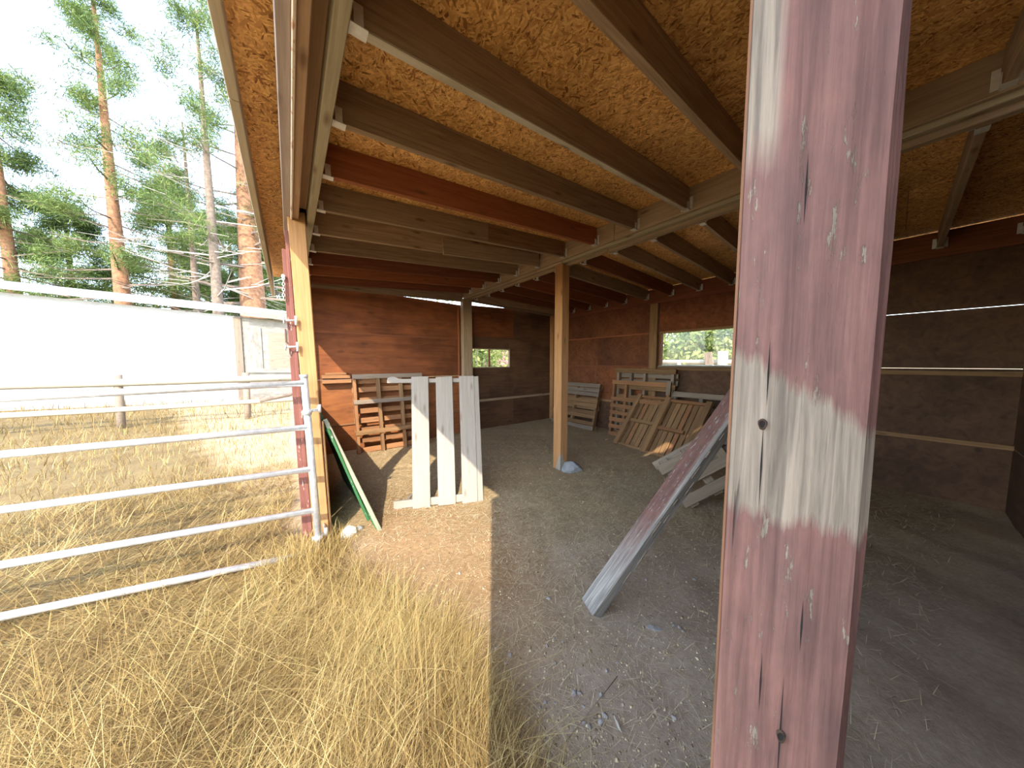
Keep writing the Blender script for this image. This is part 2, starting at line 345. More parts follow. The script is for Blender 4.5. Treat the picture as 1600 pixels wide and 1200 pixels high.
def fast_mesh(name, verts, quads, tris, mat, tint=None, parent=None):
    me = bpy.data.meshes.new(name); nv = len(verts); nq = len(quads); nt_ = len(tris)
    me.vertices.add(nv); me.vertices.foreach_set('co', np.asarray(verts, np.float32).ravel())
    me.loops.add(nq*4+nt_*3); me.polygons.add(nq+nt_)
    me.loops.foreach_set('vertex_index', np.concatenate([np.asarray(quads, np.int32).ravel(), np.asarray(tris, np.int32).ravel()]).astype(np.int32))
    ls = np.concatenate([np.arange(nq)*4, nq*4+np.arange(nt_)*3]).astype(np.int32)
    me.polygons.foreach_set('loop_start', ls); me.update(calc_edges=True)
    if tint is not None:
        a = me.attributes.new('tint', 'FLOAT', 'POINT'); a.data.foreach_set('value', np.asarray(tint, np.float32))
    me.materials.append(mat); me.validate()
    return link(bpy.data.objects.new(name, me), parent)

def hgt(x, y):
    """small unevenness of the ground"""
    x = np.asarray(x, float); y = np.asarray(y, float)
    h = .012*np.sin(2.3*x+1.1*y+.4)*np.sin(1.7*y-.6*x) + .007*np.sin(6.1*x+.7)*np.sin(5.3*y+1.9)+.004*np.sin(14*x+3*y)*np.sin(13*y-2*x)
    far = np.clip((np.hypot(x, y)-9)/25, 0, 1)
    return h + far*.5

# ------------------------------------------------------------------ ground
def lines(a, b, step, lo, hi):
    xs = list(np.arange(a, b+1e-6, step)); s = step; x = xs[-1]
    while x < hi: s *= 1.25; x += s; xs.append(x)
    s = step; x = xs[0]
    while x > lo: s *= 1.25; x -= s; xs.insert(0, x)
    return np.array(xs)
gx = lines(-2.5, 6, .05, -90, 90); gy = lines(-1.2, 6, .05, -40, 120)
GX, GY = np.meshgrid(gx, gy, indexing='ij'); GZ = hgt(GX, GY)
GV = np.stack([GX, GY, GZ], -1).reshape(-1, 3); ny_ = len(gy)
ii, jj = np.meshgrid(np.arange(len(gx)-1), np.arange(ny_-1), indexing='ij'); ii = ii.ravel(); jj = jj.ravel()
GQ = np.stack([ii*ny_+jj, (ii+1)*ny_+jj, (ii+1)*ny_+jj+1, ii*ny_+jj+1], -1)
fl = fast_mesh('floor', GV, GQ, np.zeros((0, 3), int), M['ground']); tag(fl, 'dirt barn floor running out into dry grass field', kind='structure')
for p in fl.data.polygons: p.use_smooth = True

# ------------------------------------------------------------------ barn frame dimensions
XF, XR, XB = .207, 2.98, 5.587          # header inner face, ridge beam, back wall
YG, YN = 5.558, -.75                    # far and near gable walls
RD, RT = .19, .038                      # rafter depth, thickness
zfb = lambda x: 2.626 + (x-.208)*.0865  # underside of front rafters
zbb = lambda x: 2.775 - (x-3.1)*.033    # underside of back rafters
ceiling = struct('ceiling')

# front rafters
def hanger(parent, x, y, z, sgn, mat=None):
    """pressed-steel joist hanger: stirrup under and beside the rafter end"""
    bm = bmesh.new()
    def bx(cx, cy, cz, sx_, sy_, sz_):
        r = bmesh.ops.create_cube(bm, size=1)
        for vv in r['verts']: vv.co = Vector((cx+vv.co.x*sx_, cy+vv.co.y*sy_, cz+vv.co.z*sz_))
    bx(0, 0, -.003, .06, RT+.008, .004)
    bx(0, RT/2+.003, .03, .03, .003, .065); bx(0, -RT/2-.003, .03, .03, .003, .065)
    bx(-sgn*.028, RT/2+.016, .055, .003, .026, .1); bx(-sgn*.028, -RT/2-.016, .055, .003, .026, .1)
    o = bm_obj('joist_hanger', bm, M['steel'], None)
    o.parent = parent; o.matrix_parent_inverse = parent.matrix_basis.inverted(); o.location = (x, y, z); return o
def rafter(y, xa, xb, zf, mat, back=False, hang=True, y2=None, depth=RD, lab=None):
    y2 = y if y2 is None else y2
    za, zb = zf(xa)+depth/2, zf(xb)+depth/2
    r = board('rafter', (xa, y, za), (xb, y2, zb), depth, RT, mat, ceiling, bev=.002)
    if lab: r['label'] = lab
    if hang:
        hanger(r, xa+.03, y, zf(xa+.03), 1); hanger(r, xb-.03, y2, zf(xb-.03), -1)
    return r
SK = -.04
rm = {-4: 'greywood', -3: 'greywood', -2: 'greywood', -1: 'greywood', 0: 'greywood', 1: 'greywood', 2: 'redwood', 3: 'greywood', 4: 'greywood', 5: 'greywood', 6: 'darkred', 7: 'redwood', 8: 'darkred'}
rlab = {0: 'grey-brown rafter with a whitewashed underside', 2: 'red-brown stained rafter'}
for i in range(-3, 9):
    y = 1.212 + .4914*i
    r = rafter(y+SK, XF, 2.905, zfb, M[rm[i]], y2=y, lab=rlab.get(i))
    if i == 0:   # whitewashed underside strip and reddish splice block
        k = board('whitewashed_underside', (XF+.06, y+SK, zfb(XF+.06)-.003), (2.88, y, zfb(2.88)-.003), RT-.004, .006, M['whitebottom'], None, up=(0, 1, 0), bev=0)
        k.parent = r; k.matrix_parent_inverse = r.matrix_basis.inverted()
        k = board('splice_block', (1.60, y-.028, zfb(1.6)+.012), (1.60, y-.028, zfb(1.6)+RD-.01), .075, .016, M['redwood'], None, up=(1, 0, 0), bev=.001)
        k.parent = r; k.matrix_parent_inverse = r.matrix_basis.inverted()
    if i == 3:
        k = board('splice_board', (1.66, y-.028, zfb(1.66)+RD/2+.004), (2.87, y-.021, zfb(2.87)+RD/2+.004), RD-.01, .018, M['palletbrown'], None, bev=.001)
        k.parent = r; k.matrix_parent_inverse = r.matrix_basis.inverted()
    if i == 4:
        k = board('splice_board', (1.42, y-.04, zfb(1.42)+RD/2-.03), (2.87, y-.038, zfb(2.87)+RD/2-.012), RD-.02, .036, M['tanwood'], None, bev=.001)
        k.parent = r; k.matrix_parent_inverse = r.matrix_basis.inverted()
# gable-end rafters sit a little lower, leaving wedge gaps over the wall tops
for yy in (5.50, YN+.06):
    zg = lambda x, k=(.13 if yy < 0 else 0): 2.655 + (x-.2)*.036 + k
    r = board('rafter', (XF, yy, zg(XF)+.12), (2.905, yy, zg(2.905)+.12), .24, RT, M['greywood'], ceiling, bev=.002)
    prism('gable_infill', [(XF, zg(XF)+.2), (2.905, zg(2.905)+.2), (2.905, zfb(2.905)+RD), (XF, zfb(XF)+RD)], 'y', yy+.002, yy+.018, M['plybrown'], ceiling)
# back rafters
bmats = ['greywood', 'tanwood', 'greywood', 'greywood', 'tanwood', 'greywood', 'tanwood', 'darkred', 'greywood', 'darkred', 'redwood', 'darkred', 'darkred']
for i, y in enumerate([-.68, -.22, .24, .69] + [1.15+.457*k for k in range(10)]):
    rafter(y, 3.075, 5.55, zbb, M[bmats[i % len(bmats)]])
for yy in (5.50, YN+.06):
    board('rafter', (3.075, yy, zbb(3.075)+.005+RD/2), (5.55, yy, zbb(5.55)+RD/2), RD, RT, M['greywood'], ceiling, bev=.002)

# OSB sheets (front slope, back slope) and roofing over them
def sheet(xa, xb, ya, yb, zf, t=.011):
    za, zb = zf(xa)+RD, zf(xb)+RD
    L = math.hypot(xb-xa, zb-za); ang = math.atan2(zb-za, xb-xa)
    bm = bmesh.new(); bmesh.ops.create_cube(bm, size=1)
    for vv in bm.verts: vv.co = Vector((vv.co.x*(L-.003), vv.co.y*(yb-ya-.003), vv.co.z*t))
    o = bm_obj('osb_sheet', bm, M['osb'], ceiling)
    o.location = ((xa+xb)/2, (ya+yb)/2, (za+zb)/2+t/2+.001); o.rotation_euler = (0, -ang, 0)
Y0, Y1 = -.86, 5.70
def sheets(xs, zf):
    for k in range(len(xs)-1):
        ys = [Y0]; y = Y0 + (1.22 if k % 2 else 2.44) - .35
        while y < Y1-.2: ys.append(y); y += 2.44
        ys.append(Y1)
        for a, b_ in zip(ys[:-1], ys[1:]): sheet(xs[k], xs[k+1], a, b_, zf)
sheets([-.165, .9, 1.94, 2.94], zfb); sheets([3.05, 4.2, 5.3, 5.95], zbb)
prism('roof_covering', [(-.175, zfb(-.175)+RD+.016), (2.96, zfb(2.96)+RD+.016), (3.04, zfb(2.96)+RD+.016), (3.06, zbb(3.06)+RD+.016), (5.97, zbb(5.97)+RD+.016),
      (5.97, zbb(5.97)+RD+.03), (3.07, zbb(3.07)+RD+.03), (3.05, zfb(2.96)+RD+.035), (2.95, zfb(2.96)+RD+.035), (-.175, zfb(-.175)+RD+.03)], 'y', Y0-.02, Y1+.02, M['rooftin'], ceiling)
# eave fascia, sagging towards the far end, in butted lengths
for a, b_ in ((Y0, 1.9), (1.9, 3.55), (3.55, 5.72)):
    z = lambda y: 2.79-.05*y+.1
    board('fascia_board', (-.146, a+.002, z(a)), (-.146, b_-.002, z(b_)), .2, .038, M['fascia'], ceiling, bev=.003)

# header over the opening: two planks with a gap, cladding strips outside
hd = empty('header_beam', (.13, YN, 2.6)); tag(hd, 'double-plank header beam over the open front above the metal gate', 'beam')
def hp(name, x, y0_, y1_, z0, z1, t, mat): board(name, (x-.13, y0_-YN, (z0+z1)/2-2.6), (x-.13, y1_-YN, (z0+z1)/2-2.6), z1-z0, t, mat, hd, bev=.003)
hp('outer_plank', .088, YN, 3.24, 2.6, 2.80, .038, M['headwood']); hp('inner_plank', .1835, YN, YG-.02, 2.60, 2.80, .047, M['greengrey'])
hp('spacer_plank', .1335, YN, 2.82, 2.68, 2.80, .052, M['headwood']); hp('spacer_plank', .1335, 2.98, 5.5, 2.66, 2.80, .052, M['greywood'])
hp('flaking_edge_strip', .0625, YN, 3.24, 2.585, 2.79, .013, M['flakestrip']); hp('cladding_board', .034, YN, 3.28, 2.605, 2.785, .044, M['mauve'])
hp('rear_plank', .088, 3.25, YG, 2.62, 2.8, .038, M['greywood'])

# ridge beam
rb_ = empty('ridge_beam', (XR, YN, 2.79)); tag(rb_, 'long built-up ridge beam resting on the amber centre post', 'beam')
def rp(name, x, a, b_, z0, z1, t, mat): board(name, (x-XR, a-YN, (z0+z1)/2-2.79), (x-XR, b_-YN, (z0+z1)/2-2.79), z1-z0, t, mat, rb_, bev=.004)
rp('front_plank', 2.925, YN, 1.95, 2.842, 3.06, .036, M['tanwood']); rp('front_plank', 2.925, 1.955, 5.55, 2.842, 3.06, .036, M['tanwood'])
rp('middle_plank', 2.975, YN, 2.76, 2.812, 3.06, .06, M['greengrey']); rp('middle_plank', 2.975, 2.765, 5.55, 2.812, 3.06, .06, M['greywood'])
rp('rear_plank', 3.035, YN, 2.1, 2.775, 3.05, .056, M['tanwood']); rp('rear_plank', 3.035, 2.105, 5.55, 2.79, 3.05, .056, M['greywood'])

# ------------------------------------------------------------------ posts
def post(name, label, base, top, wx, wy, mat, extra=None):
    e = empty(name, base); tag(e, label, 'post', 'upright posts of the barn')
    b_ = Vector(base); t = Vector(top)-b_
    board('timber', (0, 0, -.06), tuple(t), wx, wy, mat, e, up=(1, 0, 0), bev=.006)
    return e
gp = post('gate_post', 'sunlit amber post with red outer trim holding the metal gate', (.148, 2.905, 0), (.092, 2.905, 2.66), .113, .14, M['postwood'])
board('trim_board', (-.098, -.05, .0), (-.125, -.05, 2.36), .062, .03, M['redtrim'], gp, up=(1, 0, 0)); board('trim_strip', (-.074, -.062, .0), (-.122, -.062, 2.5), .022, .02, M['redtrim'], gp, up=(1, 0, 0))
board('shim_strip', (.066, -.06, 0), (.047, -.06, 1.02), .014, .03, M['postwood2'], gp, up=(1, 0, 0))
cp = post('centre_post', 'free-standing amber centre post with a grey rock at its foot', (2.975, 2.79, 0), (2.985, 2.79, 2.80), .14, .14, M['postwood2'])
def shell(name, pts_faces, mat, parent): return mesh_obj(name, *pts_faces, mat, parent)
# pale scraped patch at the foot of the centre post (its own thin layer of bare wood)
mesh_obj('scraped_patch', [(-.0725, -.0725, .0), (.03, -.0725, .0), (.02, -.0725, .1), (-.01, -.0725, .17), (-.03, -.0725, .26), (-.05, -.0725, .2), (-.0725, -.0725, .24),
          (-.0725, -.03, .16), (-.0725, .02, .0)], [(0, 1, 2, 3, 4, 5, 6), (0, 6, 7, 8)], M['palepine'], cp)
post('gable_post', 'dark post standing against the far gable wall behind the pale pallet', (2.965, 5.45, 0), (2.965, 5.45, 2.80), .21, .12, M['greywood'])
post('wall_post', 'brown post on the back wall beside the wide window', (5.545, 2.815, 0), (5.545, 2.815, 2.6), .055, .15, M['palletbrown'])
post('corner_post', 'dim corner post where the far and back walls meet', (5.5, 5.46, 0), (5.5, 5.46, 2.72), .09, .12, M['postwood2'])
post('corner_post', 'post at the far front corner beside the leaning green board', (.152, 5.48, 0), (.152, 5.48, 2.66), .12, .12, M['greywood'])
post('ridge_post', 'post under the near end of the ridge beam', (3.03, YN+.09, 0), (3.03, YN+.09, 2.77), .1, .12, M['postwood2'])
post('support_post', 'post hidden behind the red timber that props the leaning timber', (2.47, .405, 0), (2.47, .405, zfb(2.47)), .1, .1, M['postwood2'])
post('corner_post', 'post at the near front corner of the barn', (.152, YN+.1, 0), (.152, YN+.1, 2.6), .12, .12, M['postwood'])

# near red-painted post
M['redpost'] = painted('red_paint_worn_from_post', [(1.36, 1.478, .006), (-.5, -.05, .02)], edge=(2, .020, .028, 1.66, 1.70), base_thr=.60, wobk=.05, paint=(.27, .125, .095), paint2=(.17, .088, .07), bare=(.36, .275, .195), bare2=(.19, .145, .105), tilt=.75)
re_ = empty('painted_post', (.385, .060, 0)); re_.rotation_euler = (0, 0, math.radians(15.6)); tag(re_, 'close red-painted post with peeling paint and a bare weathered band', 'post')
bm = bmesh.new(); 
NS = 60
# timber: octagon-ish section with softened corners, small waviness along its length; local X = up
hw = .045; ch = .006
sec = [(-hw+ch, -hw), (hw-ch, -hw), (hw, -hw+ch), (hw, hw-ch), (hw-ch, hw), (-hw+ch, hw), (-hw, hw-ch), (-hw, -hw+ch)]
rows = []
for i in range(NS+1):
    z = 2.72*i/NS; row = []
    for k, (a, c_) in enumerate(sec):
        wv = .0012*math.sin(z*9+k)+.0008*math.sin(z*23+2*k)
        row.append(bm.verts.new((z, a*(1+wv*8), c_*(1+wv*8))))
    rows.append(row)
for i in range(NS):
    for k in range(8): bm.faces.new((rows[i][k], rows[i][(k+1) % 8], rows[i+1][(k+1) % 8], rows[i+1][k]))
bm.faces.new(rows[0][::-1]); bm.faces.new(rows[-1]); bmesh.ops.recalc_face_normals(bm, faces=bm.faces)
pt = bm_obj('timber', bm, M['redpost'], re_)
# local X -> up ; local Y -> -x(world before rotation) ; local Z -> +y
pt.matrix_basis = Matrix(((0, -1, 0, 0), (0, 0, 1, 0), (1, 0, 0, 0), (0, 0, 0, 1)))
# bare amber inner face of that post
board('inner_face', (0, .0455, 0), (0, .0455, 2.7), .082, .002, M['inneredge'], re_, up=(1, 0, 0), bev=0)
def knot_hole(parent, zz, yy, r, h):
    V_ = []; Fc = []
    for ring, (rr, dep) in enumerate(((1.25, .0), (1., .002), (.75, .0005))):
        for k in range(12):
            t = 2*math.pi*k/12; V_.append((-.0462-dep, yy+rr*r*math.cos(t)*(1+.15*math.sin(3*t)), zz+rr*h*math.sin(t)))
    for ring in range(2):
        for k in range(12): Fc.append((ring*12+k, ring*12+(k+1) % 12, (ring+1)*12+(k+1) % 12, (ring+1)*12+k))
    o = mesh_obj('rusty_hole', V_, Fc, M['rust'], parent, True)
    mesh_obj('hole', V_[24:36], [tuple(range(12))], M['hole'], parent); return o
for zz, yy, r, h in ((1.444, .022, .0026, .0042), (1.158, -.004, .0026, .005)): knot_hole(re_, zz, yy, r, h)
for zz, yy, L_ in ((1.49, .020, .03), (1.405, .021, .04), (1.20, .012, .03), (1.27, -.012, .025), (1.64, .004, .03), (1.16, -.0035, .06)):
    mesh_obj('crack', [(-.0463, yy, zz-L_), (-.0463, yy-.0006, zz), (-.0463, yy+.0003, zz+L_), (-.0463, yy+.0008, zz)], [(0, 1, 2, 3)], M['hole'], re_)

# ------------------------------------------------------------------ walls
TH = .016
wf = struct('wall_far')
def pan_y(x0, x1, z0, z1, mat, y=YG, parent=wf, z0b=None, z1b=None, tilt=.0):
    """plywood panel in a y=const wall; z1b: height of the right end"""
    z1b = z1 if z1b is None else z1b
    o = prism('plywood_panel', [(x0, z0), (x1, z0), (x1, z1b), (x0, z1)], 'y', y, y+TH, mat, parent); return o
g = .004
for (x0, x1) in ((.08, 2.96),):
    pan_y(x0, x1, -.05, .46, M['plyor']); pan_y(x0, x1, .464, 1.225, M['plyor'], YG+.004); pan_y(x0, x1, 1.229, 1.99, M['plyred'])
    prism('plywood_panel', [(x0, 1.994), (x1, 1.994), (x1, 2.695), (1.6, 2.722), (.6, 2.725), (x0, 2.70)], 'y', YG+.006, YG+.006+TH, M['plyred'], wf)
for (x0, x1) in ((2.964, 4.28), (4.284, 5.59)):
    pan_y(x0, x1, -.05, .64, M['plybrown']); pan_y(x0, x1, .645, 1.39, M['plybrown'], YG+.004)
    pan_y(x0, x1, 2.06, 2.715 if x0 < 4 else 2.77, M['plyred'] if x0 < 4 else M['plybrown'], YG+.006, z1b=2.77 if x0 < 4 else 2.78)
pan_y(2.964, 3.11, 1.394, 2.055, M['plyred']); pan_y(4.14, 5.59, 1.394, 2.055, M['plybrown']); pan_y(3.112, 4.138, 1.80, 2.055, M['plybrown'])
board('girt', (3.07, YG-.02, .655), (5.5, YG-.02, .665), .05, .035, M['greywood'], wf); board('girt', (.2, YG-.012, .465), (2.86, YG-.012, .47), .03, .02, M['palletorange'], wf)
board('girt', (3.07, YG-.008, 2.055), (5.5, YG-.008, 2.06), .03, .014, M['plybrown'], wf); board('girt', (3.07, YG-.008, 1.39), (5.5, YG-.008, 1.385), .024, .012, M['plybrown'], wf)
board('girt', (.2, YG-.008, 1.985), (2.86, YG-.008, 1.992), .026, .012, M['darkred'], wf)
board('wall_batten', (2.83, YG-.012, .2), (2.83, YG-.012, 2.64), .035, .022, M['redwood'], wf, up=(1, 0, 0))
w1 = tag(struct('window_1'), kind='structure'); w1.location = (3.6, YG, 1.6)
board('frame_board', (-.5, .0, .205), (.55, .0, .205), .022, .06, M['greywood'], w1); board('frame_board', (-.5, .0, -.21), (.55, .0, -.21), .022, .06, M['greywood'], w1)
board('mullion', (-.01, .0, -.2), (-.01, .0, .2), .03, .04, M['darkred'], w1, up=(1, 0, 0)); board('frame_board', (.55, 0, -.21), (.55, 0, .21), .022, .06, M['greywood'], w1, up=(1, 0, 0))
board('frame_board', (-.5, 0, -.21), (-.5, 0, .21), .022, .06, M['greywood'], w1, up=(1, 0, 0))
mesh_obj('pane', [(-.49, .02, -.2), (-.02, .02, -.2), (-.02, .02, .2), (-.49, .02, .2)], [(0, 1, 2, 3)], M['glass'], w1)

wb = struct('wall_back')
def pan_x(y0, y1, z0, z1, mat, x=XB, parent=wb): return prism('plywood_panel', [(y0, z0), (y1, z0), (y1, z1), (y0, z1)], 'x', x, x+TH, mat, parent)
for (a, b_) in ((2.74, 4.1), (4.104, 5.574)):
    pan_x(a, b_, -.05, .64, M['plybrown']); pan_x(a, b_, .645, 1.415, M['plyred'] if a < 3 else M['plyshaded'], XB+.004)
    pan_x(a, b_, 1.42, 2.05, M['plyshaded']); pan_x(a, b_, 2.055, 2.62, M['plyshaded'], XB+.006)
for (a, b_) in ((-.85, .6), (.604, 1.5), (1.504, 2.736)):
    pan_x(a, b_, -.05, .64, M['plybrown']); pan_x(a, b_, .645, 1.42, M['plybrown'], XB+.004); pan_x(a, b_, 2.04, 2.62, M['plyred'] if a > 1 else M['plybrown'], XB+.004)
pan_x(-.85, .9, 1.424, 2.036, M['plybrown']); pan_x(2.68, 2.736, 1.424, 2.036, M['plyred'])
board('top_plate', (5.575, YN, 2.74), (5.575, YG, 2.74), .27, .03, M['darkred'], wb)
board('girt', (XB-.01, 2.9, 2.052), (XB-.01, 5.5, 2.052), .026, .014, M['redwood'], wb); board('girt', (XB-.01, 2.9, 1.415), (XB-.01, 5.5, 1.41), .03, .016, M['darkred'], wb)
board('girt', (XB-.02, -.8, .65), (XB-.02, 5.5, .655), .05, .035, M['palletbrown'], wb)
board('girt', (XB-.008, -.8, 1.37), (XB-.008, 2.74, 1.375), .05, .014, M['palletbrown'], wb)
w2 = struct('window_2', (XB, 1.79, 1.73))
board('frame_board', (-.02, -.91, .315), (-.02, .9, .315), .035, .09, M['palletbrown'], w2); board('sill', (-.02, -.91, -.31), (-.02, .9, -.31), .03, .1, M['palletgrey'], w2)
board('sill_track', (.0, -.9, -.288), (.0, .88, -.288), .014, .03, M['galv'], w2); board('frame_board', (-.02, .885, -.31), (-.02, .885, .32), .03, .09, M['palletorange'], w2, up=(0, 1, 0))
board('frame_board', (-.02, -.9, -.31), (-.02, -.9, .32), .03, .09, M['palletorange'], w2, up=(0, 1, 0))
mesh_obj('pane', [(.012, -.89, -.28), (.012, .87, -.28), (.012, .87, .3), (.012, -.89, .3)], [(0, 1, 2, 3)], M['glass'], w2)

wnr = struct('wall_near')
for (x0, x1) in ((.08, 1.48), (1.484, 2.96), (2.964, 4.28), (4.284, 5.59)):
    for z0, z1 in ((-.05, .64), (.645, 1.39), (1.394, 2.055)): pan_y(x0, x1, z0, z1, M['plybrown'], YN-TH, wnr)
    if x1 < 2.9 or x0 > 2.9: pan_y(x0, x1, 2.06, 2.80, M['plybrown'], YN-TH, wnr)
    else: prism('plywood_panel', [(x0, 2.06), (x1, 2.06), (x1, 2.88), (2.91, 2.88), (2.905, 2.80), (2.86, 2.775), (2.79, 2.80), (2.75, 2.775), (2.64, 2.87), (2.63, 2.88), (x0, 2.88)], 'y', YN-TH, YN, M['plybrown'], wnr)
wfr = struct('wall_front')
for (a, b_) in ((-.75, -.2), (5.12, 5.56)):
    for z0, z1 in ((-.05, .9), (.904, 1.8), (1.804, 2.62)): prism('plywood_panel', [(a, z0), (b_, z0), (b_, z1), (a, z1)], 'x', .07, .07+TH, M['redtrim'], wfr)
for (a, b_) in ((2.985, 4.05), (4.054, 5.116)): prism('low_panel', [(a, -.05), (b_, -.05), (b_, 1.17), (a, 1.17)], 'x', .07, .07+TH, M['redtrim'], wfr)
board('low_rail', (.105, 2.985, 1.12), (.105, 5.41, 1.12), .09, .035, M['greywood'], wfr)
board('shade_board', (-.01, -.19, -.03), (-.01, -.19, 2.6), .27, .04, M['redtrim'], wfr, up=(1, 0, 0))  # unseen board added to cast the straight shadow edge across the floor

# ------------------------------------------------------------------ metal gate
gt = empty('metal_gate', (.119, 2.66, 0)); tag(gt, 'galvanised tube farm gate swung open beside the sunlit post', 'gate')
GD = Vector((-.98, .18, 0))
tube('hinge_upright', [(0, 0, .0), (-.04, .005, 1.40)], .024, M['galv'], gt, 14); tube('cap', [(-.04, .005, 1.392), (-.0405, .005, 1.415)], .027, M['galv'], gt, 14)
GL = 3.0
tube('end_upright', [tuple(GD*GL+Vector((0, 0, .0))), tuple(GD*GL+Vector((-.04, 0, 1.4)))], .024, M['galv'], gt, 12)
tube('stay', [tuple(GD*1.62+Vector((0, -.02, .02))), tuple(GD*1.62+Vector((-.03, -.02, 1.35)))], .02, M['galv'], gt, 10)
for z, zl in ((1.35, 1.325), (1.017, 1.012), (.69, .70), (.362, .385), (.022, .075)):
    a = Vector((-.04*z/1.4, 0, z)); tube('rail', [tuple(a), tuple(a+GD*GL*.5+Vector((0, 0, (zl-z)*1.5))), tuple(a+GD*GL+Vector((0, 0, (zl-z)*3)))], .0215, M['galv'], gt, 12)
for z in (1.13, .135):
    hc = tube('hinge_collar', [(-.04*z/1.4, 0, z-.018), (-.04*z/1.4, 0, z+.018)], .0295, M['galv'], gt, 14)
    k = board('hinge_strap', (-.045, -.012, z+.01), (.055, .03, z+.01), .026, .012, M['galv'], gt)
    tube('hinge_bolt', [(.048, .022, z-.012), (.05, .022, z+.05)], .011, M['galv'], gt, 10)
    tube('hinge_pin', [(.045, .03, z+.015), (.045, .20, z+.015)], .009, M['galv'], gt, 8)
# latch chain and hooks on the post's red trim
chn = empty('latch_chain', (.02, 2.81, 2.1)); tag(chn, 'short steel chain with hook hanging on red trim of gate post', 'chain')
def ringo(name, c, rr, r, mat, parent, ax):
    pts = []
    for k in range(13):
        t = 2*math.pi*k/12; pts.append(Vector(c)+Vector((math.cos(t)*rr*.6, 0, math.sin(t)*rr) if ax == 0 else (0, math.cos(t)*rr*.6, math.sin(t)*rr)))
    return tube(name, pts, r, mat, parent, 6, False)
for k in range(8): ringo('link', (-.028-.0008*k, -.003, .03-.02*k), .013, .0026, M['steel'], chn, k % 2)
tube('hook_plate', [(-.03, 0, .05), (-.02, .02, .05)], .012, M['steel'], chn, 8)
for zz, nme in ((1.82, 'upper'), (1.62, 'lower')):
    e = empty('gate_pin', (.02, 2.81, zz)); tag(e, f'{nme} of two bent steel hinge pins on the gate post trim', 'hinge pin', 'spare hinge pins on the gate post')
    tube('pin', [(-.04, -.01, 0), (.03, -.012, .006), (.04, .01, .006)], .007, M['galv'], e, 8); tube('bolt', [(.033, -.012, -.03), (.033, -.012, .04)], .008, M['steel'], e, 8)
    ringo('eye', (-.04, -.01, 0), .02, .006, M['galv'], e, 1)

# ------------------------------------------------------------------ pallets and leaning boards
def frame(o, u, v):
    """matrix of a panel: local X = u (right), Y = v (up in its plane), Z = towards the viewer"""
    o = Vector(o); u = Vector(u).normalized(); v = Vector(v); v = (v-u*v.dot(u)).normalized(); w_ = u.cross(v)
    return Matrix(((u.x, v.x, w_.x, o.x), (u.y, v.y, w_.y, o.y), (u.z, v.z, w_.z, o.z), (0, 0, 0, 1)))
def pallet(label, mat4, verts_=(), rails=(), group='wooden pallets in the barn', name='pallet'):
    """verts_: (part, u, wid, v0, v1, n, thk, mat) upright pieces; rails: (part, v, hgt, u0, u1, n, thk, mat) level pieces"""
    e = empty(name, mat=mat4); tag(e, label, 'pallet', group)
    for (nm_, u, wd, v0, v1, n_, t, mt) in verts_: board(nm_, (u, v0, n_), (u+random.uniform(-.004, .004), v1, n_), wd, t, M[mt], e, up=(1, 0, 0), bev=.003, rough=.002)
    for (nm_, v, h, u0, u1, n_, t, mt) in rails: board(nm_, (u0, v, n_), (u1, v+random.uniform(-.004, .004), n_), h, t, M[mt], e, up=(0, 1, 0), bev=.003, rough=.002)
    return e
# pale three-board panel in the sun
mw = frame((.935, 2.915, .0), (.648, -.282, 0), (.06, .27, 1.33))
wp = pallet('pale weathered pallet of wide upright boards standing half in sunlight', mw,
    [('upright_board', .088, .176, .0, 1.375, .0, .022, 'palepine'), ('upright_board', .345, .18, .005, 1.37, .0, .022, 'palepine'), ('upright_board', .585, .165, -.005, 1.375, .0, .022, 'palepine'), ('upright_board', .70, .055, .0, 1.37, -.004, .022, 'palepine')],
    [('top_rail', 1.335, .045, -.25, .70, -.032, .04, 'palepine'), ('bottom_rail', .055, .075, -.185, .62, -.035, .045, 'palepine'), ('rear_rail', 1.33, .05, -.02, .72, -.085, .03, 'palletgrey')])
board('foot_board', (-.10, .0, -.06), (-.02, .03, -.70), .13, .03, M['palepine'], wp, up=(.3, 1, .1)); board('prop', (.05, 1.3, -.09), (.02, .06, -.68), .07, .035, M['palletgrey'], wp, up=(1, 0, 0)); board('prop', (.62, 1.3, -.09), (.6, .06, -.66), .07, .035, M['palletgrey'], wp, up=(1, 0, 0))
board('end_block', (-.185, .0, -.035), (-.10, .0, -.035), .04, .05, M['palepine'], wp, up=(0, 1, 0))
mesh_obj('bark_edged_end', [(-.25+.13*k/6, 1.355+.03*math.sin(math.pi*min(1, (k+1.2)/7.)), -.03) for k in range(7)] + [(-.12, 1.345, -.03), (-.25, 1.345, -.03)] +
         [(-.25+.13*k/6, 1.355+.03*math.sin(math.pi*min(1, (k+1.2)/7.)), -.055) for k in range(7)] + [(-.12, 1.345, -.055), (-.25, 1.345, -.055)],
         [tuple(range(9)), tuple(range(17, 8, -1))]+[(i, (i+1) % 9, (i+1) % 9+9, i+9) for i in range(9)], M['palepine'], wp)
